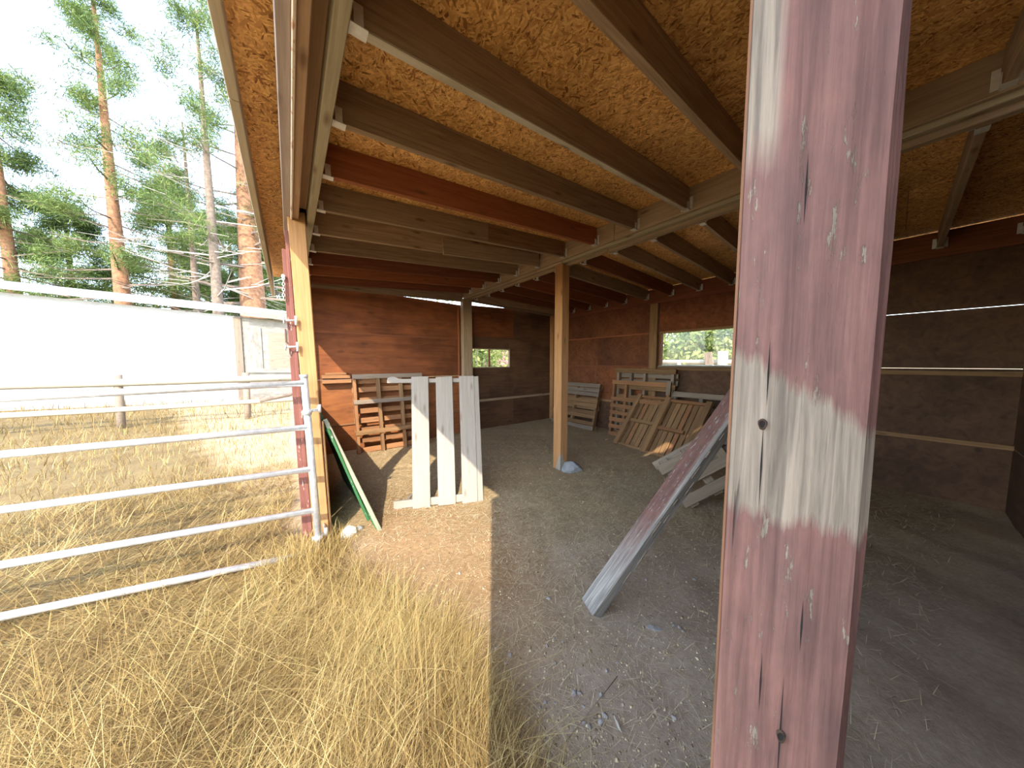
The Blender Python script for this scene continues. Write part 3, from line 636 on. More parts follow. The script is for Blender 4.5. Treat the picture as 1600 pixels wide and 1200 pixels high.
# brown pallet against far gable wall
ml = frame((.80, 5.17, .0), (1, -.02, 0), (-.02, .24, 1.31))
S_ = [.07, .235, .40, .56, .72, .90, 1.08, 1.22]
pallet('brown slatted pallet leaning on the far wall, half hidden by the pale pallet', ml,
    [('stringer', .03, .045, .0, 1.33, -.045, .085, 'palletorange'), ('stringer', .40, .05, .0, 1.33, -.045, .085, 'palletbrown'), ('stringer', .77, .05, .0, 1.33, -.045, .085, 'palletbrown'), ('stringer', 1.13, .045, .0, 1.33, -.045, .085, 'palletbrown')],
    [('slat', v, .085, .0, 1.16, -.095, .018, 'palletorange') for v in S_] + [('slat', 1.295, .075, .0, 1.16, .008, .018, 'palletgrey'), ('slat', .865, .07, .0, 1.16, .008, .018, 'palletgrey'), ('slat', .36, .075, .0, 1.16, .008, .018, 'palletbrown')])
# pallet behind the centre post, against back wall (right direction = -y)
S3 = [.05, .14, .30, .39, .55, .64, .80, .89, 1.0]
m3 = frame((5.20, 5.20, .0), (0, -1, 0), (.26, 0, 1.0))
pallet('dark slatted pallet leaning on the back wall behind the centre post', m3,
    [('stringer', u, .05, .0, 1.05, -.045, .085, 'palletbrown') for u in (.03, .62, 1.24)], [('slat', v, .085, .0, 1.28, .008, .018, random.choice(['palletbrown', 'palletgrey', 'palletbrown'])) for v in S3] + [('slat', v, .085, .0, 1.28, -.097, .018, 'palletbrown') for v in (.06, .5, .98)])
# stack by the back wall under the window
mA = frame((5.34, 3.52, .0), (0, -1, 0), (.06, -.06, 1.35))
pallet('rearmost tall pallet of the stack leaning under the wide window', mA, [('stringer', u, .05, 0, 1.38, -.045, .085, 'palletgrey') for u in (.06, .34, .62, 1.14)], [('slat', v, .09, 0, 1.2, .008, .018, 'palletbrown') for v in (.05, .3, .55, .8, 1.05, 1.33)] + [('slat', v, .09, 0, 1.2, -.097, .018, 'palletgrey') for v in (.2, .5, .8, 1.12, 1.24)])
mB = frame((5.18, 3.52, .0), (0, -1, 0), (.13, -.16, 1.1))
pallet('reddish pallet in the middle of the stack under the wide window', mB, [('stringer', u, .05, 0, 1.14, -.045, .085, 'palletorange') for u in (.03, .3, 1.12)] + [('end_board', 1.13, .07, .92, 1.16, .014, .02, 'palletgrey')],
       [('slat', v, .08, 0, 1.16, .008, .018, 'palletorange') for v in (.05, .2, .34, .48, .62, .76)] + [('slat', 1.1, .085, 0, 1.16, .008, .018, 'palletorange'), ('slat', 1.0, .05, 0, 1.16, -.09, .018, 'palletbrown')])
mC = frame((5.22, 2.36, .0), (0, -1, 0), (.19, 0, .97))
pallet('grey pallet standing behind the right end of the big brown pallet', mC, [('stringer', u, .06, 0, 1.0, -.035, .07, 'palletgrey') for u in (.03, .45, .9, 1.35)], [('slat', v, .09, 0, 1.4, .008, .018, 'palletgrey') for v in (.05, .28, .5, .72, .95)])
# big brown pallet, underside outwards
mD = frame((4.72, 3.07, .0), (-.22, -1.31, 0), (.62, -.22, .87))
Vd = [('backing_board', .115+.097*k+(.012 if k in (2, 6) else 0), .074+.007*(k % 3), .02, 1.07, -.055, .02, 'palletorange' if k % 4 == 1 else 'palletbrown') for k in range(12)]
Vd += [('stringer', .035, .085, .0, 1.09, .0, .07, 'palletbrown'), ('stringer', .62, .095, .0, 1.09, .0, .07, 'palletbrown'), ('stringer', 1.29, .085, .0, 1.09, .0, .07, 'palletbrown')]
pallet('big brown pallet leaning underside outwards with a small sun patch', mD, Vd, [('cross_piece', .03, .05, .08, .58, -.012, .045, 'palletbrown'), ('cross_piece', .02, .05, .66, 1.25, -.012, .045, 'palletbrown'), ('cross_piece', .54, .055, .08, .575, -.012, .045, 'palletbrown'), ('cross_piece', .50, .055, .665, 1.1, -.012, .045, 'palletorange'),
       ('cross_piece', 1.06, .045, .08, .575, -.012, .045, 'palletorange'), ('cross_piece', 1.04, .045, .665, 1.25, -.012, .045, 'palletorange')])
# pale pallet on its side behind the leaning timber
mE = frame((3.12, 1.18, .0), (.36, -.33, .30), (.10, .22, .52))
pallet('pale pallet lying tilted on the floor behind the leaning timber', mE,
    [('block', u, .09, .0, .52, -.06, .05, 'palletpale') for u in (.10, .36, .62)], [('slat', v, .10, .0, .95, .0, .02, 'palletpale') for v in (.08, .24, .44)] + [('slat', v, .09, .0, .95, -.12, .02, 'palletgrey') for v in (.05, .3, .5)])

# green sheet leaning at the gate post
gs = empty('green_board', (.56, 2.72, 0)); tag(gs, 'worn green-painted board leaning against the gate post, seen edge on', 'board')
def sheet_pts(t0, t1):
    """sheet between its foot line and head line; t: offset along its normal"""
    base0, top0 = Vector((0, 0, 0)), Vector((-.36, .17, 1.02)); base1, top1 = Vector((-.07, 1.5, 0)), Vector((-.34, 1.55, 1.02))
    nrm = (top0-base0).cross(base1-base0).normalized()
    return [p+nrm*t for t in (t0, t1) for p in (base0, base1, top1, top0)]
def boxfaces(): return [(0, 3, 2, 1), (4, 5, 6, 7), (0, 1, 5, 4), (1, 2, 6, 5), (2, 3, 7, 6), (3, 0, 4, 7)]
mesh_obj('sheet', sheet_pts(-.012, .012), boxfaces(), M['greenpaint'], gs)
board('edge_batten', (.012, -.016, .004), (-.348, .152, 1.03), .034, .03, M['greenedge'], gs, up=(.9, 0, .3), bev=.004)
board('brace', (-.075, .02, .12), (-.33, .13, .95), .06, .02, M['greenpaint'], gs, up=(0, 1, 0), bev=.004)

# ledge boards on far wall
le = empty('wall_ledge', (.60, 5.5, 1.2)); tag(le, 'short ledge of two sunlit boards on the far wall', 'ledge')
board('ledge_board', (-.21, .0, .08), (.19, 0, .075), .05, .1, M['palletorange'], le); board('ledge_board', (-.21, -.01, .0), (.2, -.01, .0), .055, .11, M['palletorange'], le); board('ledge_board', (-.16, 0, .125), (.14, 0, .125), .035, .08, M['palletorange'], le)

# leaning painted timber on the right
M['leanpaint'] = painted('brown_paint_flaking_off_timber', [(-3, -.55, .22)], paint=(.16, .078, .056), paint2=(.11, .053, .04), bare=(.28, .25, .21), bare2=(.12, .10, .085), base_thr=.575, edge=(2, -.028, -.05, -3, -2.9))
lt = empty('leaning_timber', (1.378, 1.03, 0)); tag(lt, 'long brown-painted timber with flaking paint leaning across the right side', 'timber')
lo = board('timber', (0, 0, .015), (1.02, -.60, 1.64), .115, .085, M['leanpaint'], lt, up=(.35, .75, .3), bev=.006)
# ragged splintered edge along its lower side
rngs = random.Random(5)
for k in range(14):
    f_ = .12+.055*k+rngs.uniform(-.02, .02); L_ = rngs.uniform(.04, .10)
    p = Vector((1.02*f_, -.6*f_, .015+1.625*f_)); d = Vector((1.02, -.6, 1.625)).normalized()
    off = lo.matrix_basis.to_3x3() @ Vector((0, rngs.uniform(-.03, .03), -.059))
    board('splinter', tuple(p+off), tuple(p+off+d*L_), .005, .007, M['palletgrey'], lt, up=tuple(lo.matrix_basis.to_3x3() @ Vector((0, 0, 1))), bev=0)

# ------------------------------------------------------------------ stones, stick, stalks
def stone(name, loc, s, mat, label, cat, seed, group=None, rotz=0.):
    rr = random.Random(seed); bm = bmesh.new(); bmesh.ops.create_icosphere(bm, subdivisions=2 if max(s) < .04 else 3, radius=1)
    pl_ = [(Vector((rr.uniform(-1, 1), rr.uniform(-1, 1), rr.uniform(-.4, 1))).normalized(), rr.uniform(.62, .92)) for _ in range(11)]
    for vv in bm.verts:
        c = vv.co.copy()
        for nrm, d in pl_:
            e = c.dot(nrm)-d
            if e > 0: c -= nrm*e*.9
        vv.co = Vector((c.x*s[0], c.y*s[1], c.z*s[2]))
    o = bm_obj(name, bm, mat); o.location = (loc[0], loc[1], float(hgt(loc[0], loc[1]))+s[2]*.45 if len(loc) < 3 else loc[2]); o.rotation_euler = (0, 0, rotz)
    tag(o, label, cat, group); return o
stone('rock', (3.03, 2.62), (.165, .09, .10), M['rock'], 'blue-grey rock at the foot of the centre post', 'rock', 3, rotz=-.65)
stone('rock', (.35, 2.79), (.08, .055, .06), M['rockwhite'], 'white stone beside the gate post in dry grass', 'rock', 5, rotz=.4)
stone('rock', (.43, 2.83), (.035, .03, .025), M['rock'], 'small dark stone next to the white stone', 'rock', 8)
stone('rock', (1.565, .738), (.045, .02, .008), M['pebble'], 'flat grey-green stone on the dirt beyond the timber foot', 'rock', 9, rotz=-.9)
def gnd(u, v_):
    d = F + RV*((u-800)/FPX) + UV*((600-v_)/FPX); t = -EYE/d.z; return (d.x*t, d.y*t)
peb = [(797, 1023, .013), (855, 1010, .008), (866, 998, .007), (868, 1037, .008), (905, 1082, .010), (897, 1083, .013), (868, 1100, .007), (880, 1003, .009), (948, 1046, .009), (964, 1035, .007), (939, 1084, .010),
       (945, 1118, .013), (938, 1128, .013), (921, 1136, .010), (912, 1130, .008), (1062, 982, .012), (1067, 988, .008), (1052, 978, .010), (1053, 1120, .010), (775, 1012, .009), (790, 1034, .008), (857, 935, .012), (905, 850, .012), (912, 1104, .008), (852, 1098, .009), (844, 1106, .007), (1085, 905, .012), (1010, 905, .01), (690, 965, .014), (620, 930, .012), (718, 895, .012)]
for k, (u, v_, r) in enumerate(peb):
    x, y = gnd(u, v_)
    stone('pebble', (x, y), (r*1.25, r*.95, r*.75), M['pebble'], 'small pale pebble lying on the bare dirt floor', 'pebble', 20+k, 'pebbles on the dirt floor', rotz=k*1.3)
x0, y0 = gnd(958, 1122); x1, y1 = gnd(972, 1150)
sk = mesh_obj('wood_splinter', [(x0, y0, .012), (x0*.5+x1*.5+.009, y0*.5+y1*.5+.006, .008), (x1, y1, .01), (x0*.5+x1*.5-.009, y0*.5+y1*.5-.006, .008), (x0*.5+x1*.5, y0*.5+y1*.5, .024), (x0*.5+x1*.5, y0*.5+y1*.5, .0)],
    [(0, 1, 4), (1, 2, 4), (2, 3, 4), (3, 0, 4), (1, 0, 5), (2, 1, 5), (3, 2, 5), (0, 3, 5)], M['palepine']); tag(sk, 'pale pointed wood splinter on the grey dirt', 'splinter')
def stalk(label, pts, r=.0016):
    P = [(*gnd(u, v_), .012) for u, v_ in pts]; o = tube('grass_stalk', P, r, M['palletpale'], None, 5); tag(o, label, 'stalk', 'single dry stalks on the dirt'); return o
stalk('longest pale grass stalk lying diagonally on the grey dirt', [(855, 1200), (890, 1155), (930, 1105), (965, 1060)])
stalk('curved short stalk arching near the timber foot', [(930, 1022), (938, 1012), (950, 1010), (964, 1013)])
stalk('straight short stalk right of the curved one', [(1027, 1011), (1042, 1019), (1054, 1026)])
# pale chips on the far straw floor
for k, (u, v_) in enumerate(((948, 687), (1002, 690))):
    x, y = gnd(u, v_); stone('wood_chip', (x, y), (.045, .02, .006), M['rockwhite'], ['bright chip on the straw beside the pallet stack', 'pale chip at the foot of the big brown pallet'][k], 'chip', 70+k)

# ------------------------------------------------------------------ grass and straw (uncountable)
def strands(name, P, az, lean, L, W, mat, tint, curl, z0=.0, segs=3):
    """numpy strips: P (n,2) roots, azimuth, lean from vertical (rad), length, width; curl adds lean along the length"""
    nS = len(P); pts = []; pos = np.stack([P[:, 0], P[:, 1], hgt(P[:, 0], P[:, 1])+z0], -1); ln = lean.copy()
    side = np.stack([-np.sin(az), np.cos(az), np.zeros(nS)], -1)
    pts.append(pos.copy())
    for k in range(segs):
        d = np.stack([np.sin(ln)*np.cos(az), np.sin(ln)*np.sin(az), np.cos(ln)], -1); pos = pos + d*(L/segs)[:, None]; pts.append(pos.copy()); ln = ln + curl; az = az + .0
    fl_ = hgt(P[:, 0], P[:, 1])+.003
    vs_ = []
    for k in range(segs):
        p = pts[k]; p[:, 2] = np.maximum(p[:, 2], fl_); ww = W*(1-.5*k/segs)
        vs_ += [p-side*ww[:, None]/2, p+side*ww[:, None]/2]
    pts[segs][:, 2] = np.maximum(pts[segs][:, 2], fl_); vs_.append(pts[segs])
    nv = 2*segs+1; V_ = np.stack(vs_, 1).reshape(-1, 3); b0 = (np.arange(nS)*nv)[:, None]
    Q = np.concatenate([b0+np.array([[2*k, 2*k+1, 2*k+3, 2*k+2]]) for k in range(segs-1)], 0); T = b0+np.array([[2*segs-2, 2*segs-1, 2*segs]])
    return fast_mesh(name, V_, Q, T, mat, np.repeat(tint, nv))
gb = np.array([(.50, .2), (.55, .8), (.66, 1.2), (.66, 1.5), (.50, 1.75), (.36, 2.1), (.26, 2.5), (.06, 2.8), (.0, 3.2), (-.05, 90)])
def edge_x(y): return np.interp(y, gb[:, 1], gb[:, 0])
def field(n_, r0, r1):
    th = rng.uniform(math.radians(-28), math.radians(62), n_); r = np.exp(rng.uniform(math.log(r0), math.log(r1), n_))
    x = r*np.sin(th); y = r*np.cos(th); keep = (x < edge_x(y)+np.where(y > 2.85, -.05, rng.normal(0, .06, n_))) & (r > .35)
    return np.stack([x[keep], y[keep]], -1), r[keep]
# flattened near grass, lying in swirls
P, r = field(95000, .75, 5.5); n_ = len(P)
sw = 2.2*np.sin(P[:, 0]*2.3+.6)+1.7*np.cos(P[:, 1]*2.0+P[:, 0]*1.3)
az = sw+rng.normal(0, 1.25, n_); lean = np.clip(rng.normal(1.2, .3, n_), .1, 1.54)
strands('dry_grass', P, az, lean, rng.uniform(.06, .32, n_), rng.uniform(.0011, .0028, n_)*np.clip(r/2, .8, 2.2), M['grass'], np.clip(rng.normal(.42+.2*np.sin(P[:,0]*5)*np.sin(P[:,1]*4.3+1), .26, n_), 0, .97), .12)
tag(bpy.data.objects['dry_grass'], 'matted golden dry grass outside the open front', 'grass', kind='stuff')
P, r = field(2600, .8, 4.5); n_ = len(P)
strands('long_stalks', P, rng.uniform(0, 6.28, n_), np.clip(rng.normal(1.15, .2, n_), .5, 1.5), rng.uniform(.25, .6, n_), rng.uniform(.0012, .0022, n_), M['grass'], np.clip(rng.normal(.85, .08, n_), 0, .97), .12, 0., 5)
tag(bpy.data.objects['long_stalks'], 'long pale stalks lying over the matted dry grass', 'grass', kind='stuff')
# standing field grass further out
P, r = field(42000, 4.5, 45); n_ = len(P)
az = rng.uniform(0, 6.28, n_); lean = np.abs(rng.normal(.35, .3, n_))
cl = np.sin(P[:, 0]*3)*np.sin(P[:, 1]*2.2)
ti = np.clip(rng.normal(.36, .22, n_)+np.where((cl > .55) & (r < 9), .3*rng.random(n_), 0), 0, 1)
strands('field_grass', P, az, lean, rng.uniform(.10, .24, n_)*np.clip(r/9, .8, 1.5), .0035*np.clip(r/4, 1, 9), M['grass'], ti, .25)
tag(bpy.data.objects['field_grass'], 'standing dry field grass beyond the gate', 'grass', kind='stuff')
# tufts at the gate post foot
n_ = 1500; P = np.stack([rng.normal(.08, .11, n_), rng.normal(2.66, .10, n_)], -1); 
strands('grass_tuft', P, rng.uniform(0, 6.28, n_), np.abs(rng.normal(.5, .3, n_)), rng.uniform(.06, .22, n_), rng.uniform(.002, .0035, n_), M['grass'], np.clip(rng.normal(.55, .2, n_), 0, .95), .25)
tag(bpy.data.objects['grass_tuft'], 'tuft of dry grass around the gate post foot', 'grass', kind='stuff')
# grit on the bare dirt
n_ = 9000; rr_2 = np.exp(rng.uniform(math.log(.85), math.log(4.5), n_)); th = rng.uniform(math.radians(5), math.radians(85), n_)
P = np.stack([rr_2*np.sin(th), rr_2*np.cos(th)], -1); P = P[(P[:, 0] > edge_x(P[:, 1])) & (P[:, 1] > -.5)]; n_ = len(P)
sz = rng.gamma(2., .0013, n_)+.0012; o3 = np.array([(1, 0, 0), (-1, 0, 0), (0, 1, 0), (0, -1, 0), (0, 0, .7), (0, 0, -.7)])
V_ = np.stack([P[:, 0], P[:, 1], hgt(P[:, 0], P[:, 1])], -1)[:, None, :] + (o3[None]*(1+.5*rng.normal(0, 1, (n_, 6, 1)).clip(-.8, .8)))*sz[:, None, None]
T = (np.arange(n_)*6)[:, None, None]+np.array([(0, 2, 4), (2, 1, 4), (1, 3, 4), (3, 0, 4), (2, 0, 5), (1, 2, 5), (3, 1, 5), (0, 3, 5)])[None]
fast_mesh('grit', V_.reshape(-1, 3), np.zeros((0, 4), int), T.reshape(-1, 3), M['straw'], np.repeat(rng.random(n_)*.9, 6))
tag(bpy.data.objects['grit'], 'fine grit and crumbs scattered over the bare dirt', 'grit', kind='stuff')
# straw litter on the floor
n_ = 120000; rr_2 = np.exp(rng.uniform(math.log(.8), math.log(7.5), n_)); th = rng.uniform(math.radians(2), math.radians(95), n_)
P = np.stack([rr_2*np.sin(th), rr_2*np.cos(th)], -1)
dens = np.clip((.7*P[:, 0]+.75*P[:, 1]-1.6+.5*np.sin(P[:, 0]*2.1)*np.sin(P[:, 1]*1.9+.4))/1.6, .10, 1)
lit = (P[:, 0] > .3) & (P[:, 0] < 5.42) & (P[:, 1] > -.6) & (P[:, 1] < 5.4) & (rng.random(n_) < dens)
P = P[lit]; n_ = len(P); rr_2 = rr_2[lit]
strands('straw_litter', P, rng.uniform(0, 6.28, n_), rng.uniform(1.38, 1.55, n_), rng.uniform(.02, .12, n_), .0019*np.clip(rr_2/1.5, .9, 3.2), M['straw'], np.clip(rng.normal(.5, .25, n_), 0, 1), .03, .006, 2)
tag(bpy.data.objects['straw_litter'], 'loose straw strewn over the barn floor', 'straw', kind='stuff')

# ------------------------------------------------------------------ outside left: shed, pole fence, pines
def at(u, v_, depth):
    p = Vector((0, 0, EYE)) + (F + RV*((u-800)/FPX) + UV*((600-v_)/FPX))*depth; return p
# shed: corner at u=380
sc_ = Vector((-1.5, 14.6, .2)); sh = empty('shed', sc_); tag(sh, 'small whitewashed shed with a sloping roof beyond the gate', 'shed')
fr_d = Vector((.98, -.18, 0)).normalized(); sd = Vector((-.55, -.83, 0)).normalized()
def wallq(name, a, b_, z0, za, zb, t, mat):
    a = Vector(a); b_ = Vector(b_); nrm = Vector((b_.y-a.y, a.x-b_.x, 0)).normalized()*t
    V_ = [a+Vector((0, 0, z0)), b_+Vector((0, 0, z0)), b_+Vector((0, 0, zb)), a+Vector((0, 0, za))]
    V_ += [p+nrm for p in V_]
    return mesh_obj(name, V_, boxfaces(), mat, sh)
sL = Vector((-5.2, 1.0, 0)); sR = Vector((4.5, -1.0, 0))*.9
wallq('white_wall', sL, (0, 0, 0), -.4, 3.35, 3.0, .08, M['shedwhite'])
# boards of white wall
wallq('grey_wall', (0, 0, 0), sR, -.4, 3.0, 2.75, .08, M['shedgrey'])
board('corner_post', (0.06, -.1, -.4), (0.06, -.1, 2.95), .2, .16, M['palletgrey'], sh, up=(1, 0, 0))
dR = sR.normalized(); nR = Vector((dR.y, -dR.x, 0))*.09
if nR.y > 0: nR = -nR
board('door_panel', tuple(dR*.95+nR+Vector((0, 0, 1.75))), tuple(dR*3.6+nR+Vector((0, 0, 1.75))), 1.35, .05, M['palletgrey'], sh)
for z in (.55, .85, 1.0): board('low_board', tuple(dR*.3+nR*1.2+Vector((0, 0, z))), tuple(dR*3.8+nR*1.2+Vector((0, 0, z-.05))), .22, .06, M['shedgrey'], sh)
board('trim_board', tuple(dR*.5+nR+Vector((0, 0, .9))), tuple(dR*.5+nR+Vector((0, 0, 2.6))), .5, .06, M['shedgrey'], sh, up=tuple(dR))
tube('iron_bracket', [tuple(dR*1.5+nR*1.8+Vector((0, 0, 2.6))), tuple(dR*1.5+nR*1.8+Vector((0, 0, 2.1))), tuple(dR*2.5+nR*1.8+Vector((0, 0, 1.45)))], .03, M['rust'], sh, 6)
back = Vector((.6, 3.2, .3))
V_ = [sL+Vector((-.3, -.4, 3.42)), Vector((0, -.4, 3.08)), sR+Vector((.3, -.4, 2.80)), sR+back+Vector((.3, 0, 3.0)), back+Vector((0, 0, 3.3)), sL+back+Vector((-.3, 0, 3.6))]
V_ += [p+Vector((0, 0, .22)) for p in V_]
mesh_obj('roof', V_, [(0, 1, 4, 5), (1, 2, 3, 4), (6, 11, 10, 7), (7, 10, 9, 8), (0, 6, 7, 1), (1, 7, 8, 2), (2, 8, 9, 3), (3, 9, 10, 4), (4, 10, 11, 5), (5, 11, 6, 0)], M['shedwhite'], sh)
board('roof_edge_board', tuple(Vector((.2, -.46, 3.12))), tuple(sR+Vector((.3, -.46, 2.86))), .28, .05, M['palletgrey'], sh)
# pole fence
fe = empty('pole_fence', (-1.2, 10.2, .05)); tag(fe, 'pole fence of bleached rails running in front of the shed', 'fence')
for z, r in ((1.02, .085), (.42, .06)): tube('rail', [(-7, .9, z+.02), (-2, .3, z), (2.4, -.2, z+.03)], r, M['pole'], fe, 8)
for x in (-6.5, -4.2, -1.9, .25, 2.2): tube('fence_post', [(x, .12-x*.11, -.2), (x+.02, .12-x*.11, 1.2)], .07, M['palletgrey'], fe, 8)
br = tube('fallen_branch', [(-.6, 9.0, .62), (-.05, 9.0, .72), (.35, 9.1, .9)], [.05, .045, .03], M['darkbark'], None, 7); tag(br, 'dark broken branch sticking up beside the pole fence', 'branch')

def needle_mesh(name, C, R_, per, L, W, mat, parent):
    """tufts of thin triangles around centres C with spread R_"""
    nC = len(C)*per; c = np.repeat(C, per, 0) + rng.normal(0, 1, (nC, 3))*R_
    d = rng.normal(0, 1, (nC, 3)); d[:, 2] += .25; d /= np.linalg.norm(d, axis=1)[:, None]
    s = np.cross(d, rng.normal(0, 1, (nC, 3))); s /= np.linalg.norm(s, axis=1)[:, None]
    ln = L*rng.uniform(.6, 1.3, nC)[:, None]
    V_ = np.stack([c-s*W/2, c+s*W/2, c+d*ln], 1).reshape(-1, 3); T = np.arange(nC*3).reshape(-1, 3)
    tn = np.repeat(np.clip(np.repeat(rng.normal(.5, .2, len(C)), per)+rng.normal(0, .15, nC), 0, 1), 3)
    return fast_mesh(name, V_, np.zeros((0, 4), int), T, mat, tn, parent)
def leaf_mesh(name, C, R_, per, s_, mat, parent):
    nC = len(C)*per; c = np.repeat(C, per, 0) + rng.normal(0, 1, (nC, 3))*R_
    a = rng.normal(0, 1, (nC, 3)); a /= np.linalg.norm(a, axis=1)[:, None]; b_ = np.cross(a, rng.normal(0, 1, (nC, 3))); b_ /= np.linalg.norm(b_, axis=1)[:, None]
    sz = s_*rng.uniform(.5, 1.2, nC)[:, None]
    V_ = np.stack([c-a*sz, c+b_*sz*.5, c+a*sz, c-b_*sz*.5], 1).reshape(-1, 3); Q = np.arange(nC*4).reshape(-1, 4)
    tn = np.repeat(np.clip(np.repeat(rng.normal(.5, .22, len(C)), per)+rng.normal(0, .12, nC), 0, 1), 4)
    return fast_mesh(name, V_, Q, np.zeros((0, 3), int), mat, tn, parent)
def pine(label, base, h, r, crown0, spread, nb, bark, per=26, bare=.25, seed=1, lean=0., dens=1.):
    rr = random.Random(seed); base = Vector((base[0], base[1], float(hgt(base[0], base[1])))); e = empty('pine_tree', base); tag(e, label, 'tree', 'pine trees beyond the gate')
    tube('trunk', [(lean*t*h, .01*math.sin(t*9)*h*.2, t*h-.3*(t == 0)) for t in [k/10 for k in range(11)]], [r*(1-.85*t/10) for t in range(11)], bark, e, 12)
    C = []; BV, BF = [], []; TV = []
    for k in range(nb):
        t = crown0*.55 + (1-crown0*.55)*(k+rr.random())/nb; a = rr.uniform(0, 6.283); z = t*h
        L = spread*(1-.75*max(0, t-crown0)/(1-crown0+1e-6))*rr.uniform(.6, 1.1)
        p0 = Vector((lean*t*h, 0, z)); d = Vector((math.cos(a), math.sin(a), rr.uniform(-.25, .25)))
        pts = [p0, p0+d*L*.5+Vector((0, 0, -.04*L)), p0+d*L+Vector((0, 0, rr.uniform(-.12, .1)*L))]
        rad = [r*.16*(1-.6*t)+.015, r*.1*(1-.6*t)+.01, .008]
        subs = [(pts, rad)]
        for q in range(3):
            f_ = rr.uniform(.35, .9); s0 = p0+d*L*f_; a2 = a+rr.choice((-1, 1))*rr.uniform(.4, 1.0); d2 = Vector((math.cos(a2), math.sin(a2), rr.uniform(-.2, .35)))
            subs.append(([s0, s0+d2*L*.2, s0+d2*L*.38], [.02, .014, .006]))
        for (pp, rd_) in subs:
            b0 = len(BV)
            for p, q in zip(pp, rd_):
                for j in range(3): BV.append(p+Vector((math.cos(j*2.09)*q, math.sin(j*2.09)*q*.7, math.sin(j*2.09)*q)))
            for s_ in range(len(pp)-1):
                for j in range(3): BF.append((b0+s_*3+j, b0+s_*3+(j+1) % 3, b0+s_*3+3+(j+1) % 3, b0+s_*3+3+j))
            if t > crown0 and rr.random() > bare:
                for f_ in (.35, .5, .65, .8, .92, 1.0):
                    if rr.random() < dens: C.append(tuple(pp[0].lerp(pp[-1], f_)))
    mesh_obj('branches', BV, BF, M['deadtwig'] if bare > .4 else M['darkbark'], e)
    if C: needle_mesh('needles', np.array(C), .20, per, .30, .028, M['needles'], e)
    return e
def dirpt(u, dist):
    d = F + RV*((u-800)/FPX); d = Vector((d.x, d.y, 0)).normalized(); return (d.x*dist, d.y*dist)
pine('thick orange-barked pine rising right behind the shed roof', dirpt(404, 21), 19, .66, .35, 3.6, 46, M['bark'], seed=2, bare=.3)
pine('slender dark-trunked pine with bare lower branches left of the orange one', dirpt(350, 20), 17, .26, .42, 3.2, 60, M['darkbark'], seed=3, bare=.62)
pine('full green pine filling the gap between the two trunks', dirpt(374, 30), 11.5, .3, .08, 3.6, 90, M['darkbark'], seed=4, bare=.12)
pine('green pine close to the barn eave behind the orange trunk', dirpt(437, 27), 9, .25, .08, 3.0, 70, M['darkbark'], seed=5, bare=.1)
pine('leafless pale snag standing left of the shed', dirpt(318, 24), 14, .22, .3, 3.0, 50, M['darkbark'], seed=6, bare=.95)
pine('bushy pine standing behind the left end of the shed', dirpt(285, 28), 13, .3, .1, 3.8, 90, M['bark'], seed=7, bare=.12)
pine('tall straight pine at the left edge of the grove', dirpt(205, 24), 18, .35, .3, 3.4, 60, M['bark'], seed=8, bare=.25)
pine('short dense pine in the left background', dirpt(130, 30), 10, .25, .08, 3.4, 80, M['darkbark'], seed=9, bare=.1)
pine('leftmost pine in the far background', dirpt(40, 27), 14, .3, .15, 3.6, 80, M['bark'], seed=10, bare=.15)
pine('dark pine closing the gap behind the leafless snag', dirpt(335, 36), 13, .3, .05, 4.2, 90, M['darkbark'], seed=11, bare=.08)
pine('broad pine far behind the barn corner', dirpt(412, 38), 12, .3, .05, 4.4, 90, M['darkbark'], seed=12, bare=.08)
def bush(label, x, y, rad, h, nC, mat='leaves', per=24, s_=.11, grp='bushes outside the barn windows'):
    z = float(hgt(x, y)); e = empty('bush', (x, y, z)); tag(e, label, 'bush', grp)
    C = rng.normal(0, .42, (nC, 3))*np.array([rad, rad, h*.45]) + np.array([0, 0, h*.5]); C[:, 2] = np.clip(C[:, 2], .1, None)
    leaf_mesh('foliage', C, .16, per, s_, M[mat], e)
    BV, BF = [], []
    for k in range(18):
        a = random.uniform(0, 6.28); p1 = Vector((math.cos(a)*rad*.6, math.sin(a)*rad*.6, h*random.uniform(.5, 1))); b0 = len(BV)
        for p, q in ((Vector((0, 0, 0)), .03), (p1*.5+Vector((0, 0, .2)), .02), (p1, .006)):
            for j in range(3): BV.append(p+Vector((math.cos(j*2.09)*q, math.sin(j*2.09)*q, 0)))
        for s in range(2):
            for j in range(3): BF.append((b0+s*3+j, b0+s*3+(j+1) % 3, b0+s*3+3+(j+1) % 3, b0+s*3+3+j))
    mesh_obj('stems', BV, BF, M['deadtwig'], e); return e
def vpt(u, dist): return dirpt(u, dist)
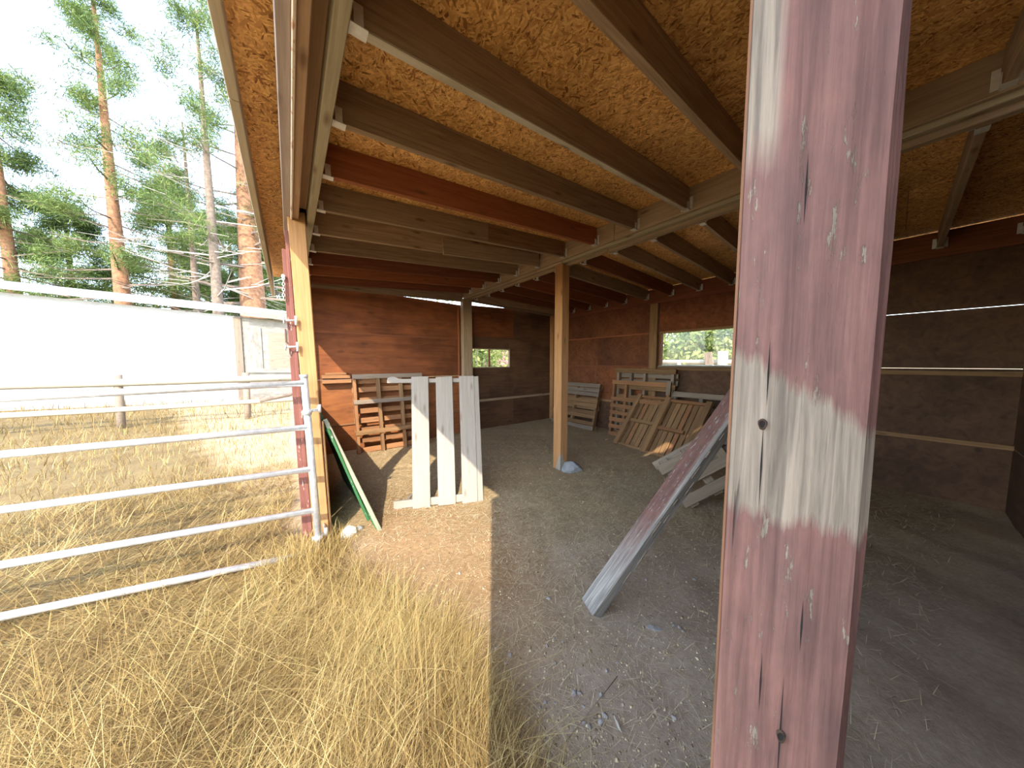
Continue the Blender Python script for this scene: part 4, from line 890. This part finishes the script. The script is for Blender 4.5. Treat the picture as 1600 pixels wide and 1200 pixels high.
B = [('dark green bush left of centre in the wide window', 1075, 13, 1.3, 3.0, 110), ('yellow-green bush at the right of the wide window', 1135, 12, 1.5, 3.6, 130), ('tall pale thicket behind the window bushes', 1100, 19, 2.8, 5.2, 170), ('olive bush at the left edge of the wide window', 1040, 18, 1.7, 4.2, 110),
     ('green bush filling the left half of the small window', 744, 13, 1.5, 3.4, 120), ('pale bush at the middle of the small window', 768, 21, 1.6, 4.4, 100), ('tall bush seen in the slit over the far wall', 690, 24, 4.0, 9.0, 200), ('broad thicket right of the small window', 815, 24, 3.2, 6.5, 170), ('big bush beyond the wide window, hidden by the red post', 1190, 14, 2.2, 4.2, 140)]
for (lab, u, ds, rad, h, nC) in B: bush(lab, *vpt(u, ds), rad, h, nC)
# log fence outside the wide window
lf = empty('log_fence', (9.6, 2.5, .05)); tag(lf, 'weathered log fence with a thick post outside the wide window', 'fence')
for z in (1.42, 1.18, .7): tube('log', [(.3, -3, z), (.1, 0, z+.02), (-.1, 4.5, z+.03)], .07, M['pole'], lf, 8)
for y, w_ in ((.42, .17), (1.55, .09), (2.9, .11), (-2, .12)): tube('fence_post', [(0.0, y, -.2), (0.02, y, 1.75 if w_ > .15 else 1.5)], w_*.75, M['pole'], lf, 8)
board('leaning_plank', (-.1, .62, .9), (-.1, .75, 1.72), .2, .04, M['palletgrey'], lf, up=(0, 1, 0))
# faded red farm building beyond the small window
fb = empty('farm_building', (13.4, 19.5, .3)); tag(fb, 'faded red building with a pale rail seen through the small window', 'building')
fd = Vector((.8, -.6, 0)); fn = Vector((-.6, -.8, 0))
def fbx(name, c, sx_, sy_, sz_, mat):
    c = Vector(c); V_ = []
    for z in (-sz_/2, sz_/2):
        for a, b_ in ((-1, -1), (1, -1), (1, 1), (-1, 1)): V_.append(c+fd*a*sx_/2+fn*b_*sy_/2+Vector((0, 0, z)))
    return mesh_obj(name, V_, [(0, 3, 2, 1), (4, 5, 6, 7), (0, 1, 5, 4), (1, 2, 6, 5), (2, 3, 7, 6), (3, 0, 4, 7)], mat, fb)
fbx('wall', (.3, 0, 1.0), 4.2, 2.5, 2.6, M['redroof']); fbx('pale_skirt', (.3, -.1, .35), 4.3, 2.6, .9, M['shedwhite']); fbx('rail', (.1, -.1, 1.0), 5.6, 2.9, .12, M['palletgrey']); fbx('roof', (.3, 0, 2.35), 4.7, 3.0, .16, M['rooftin'])
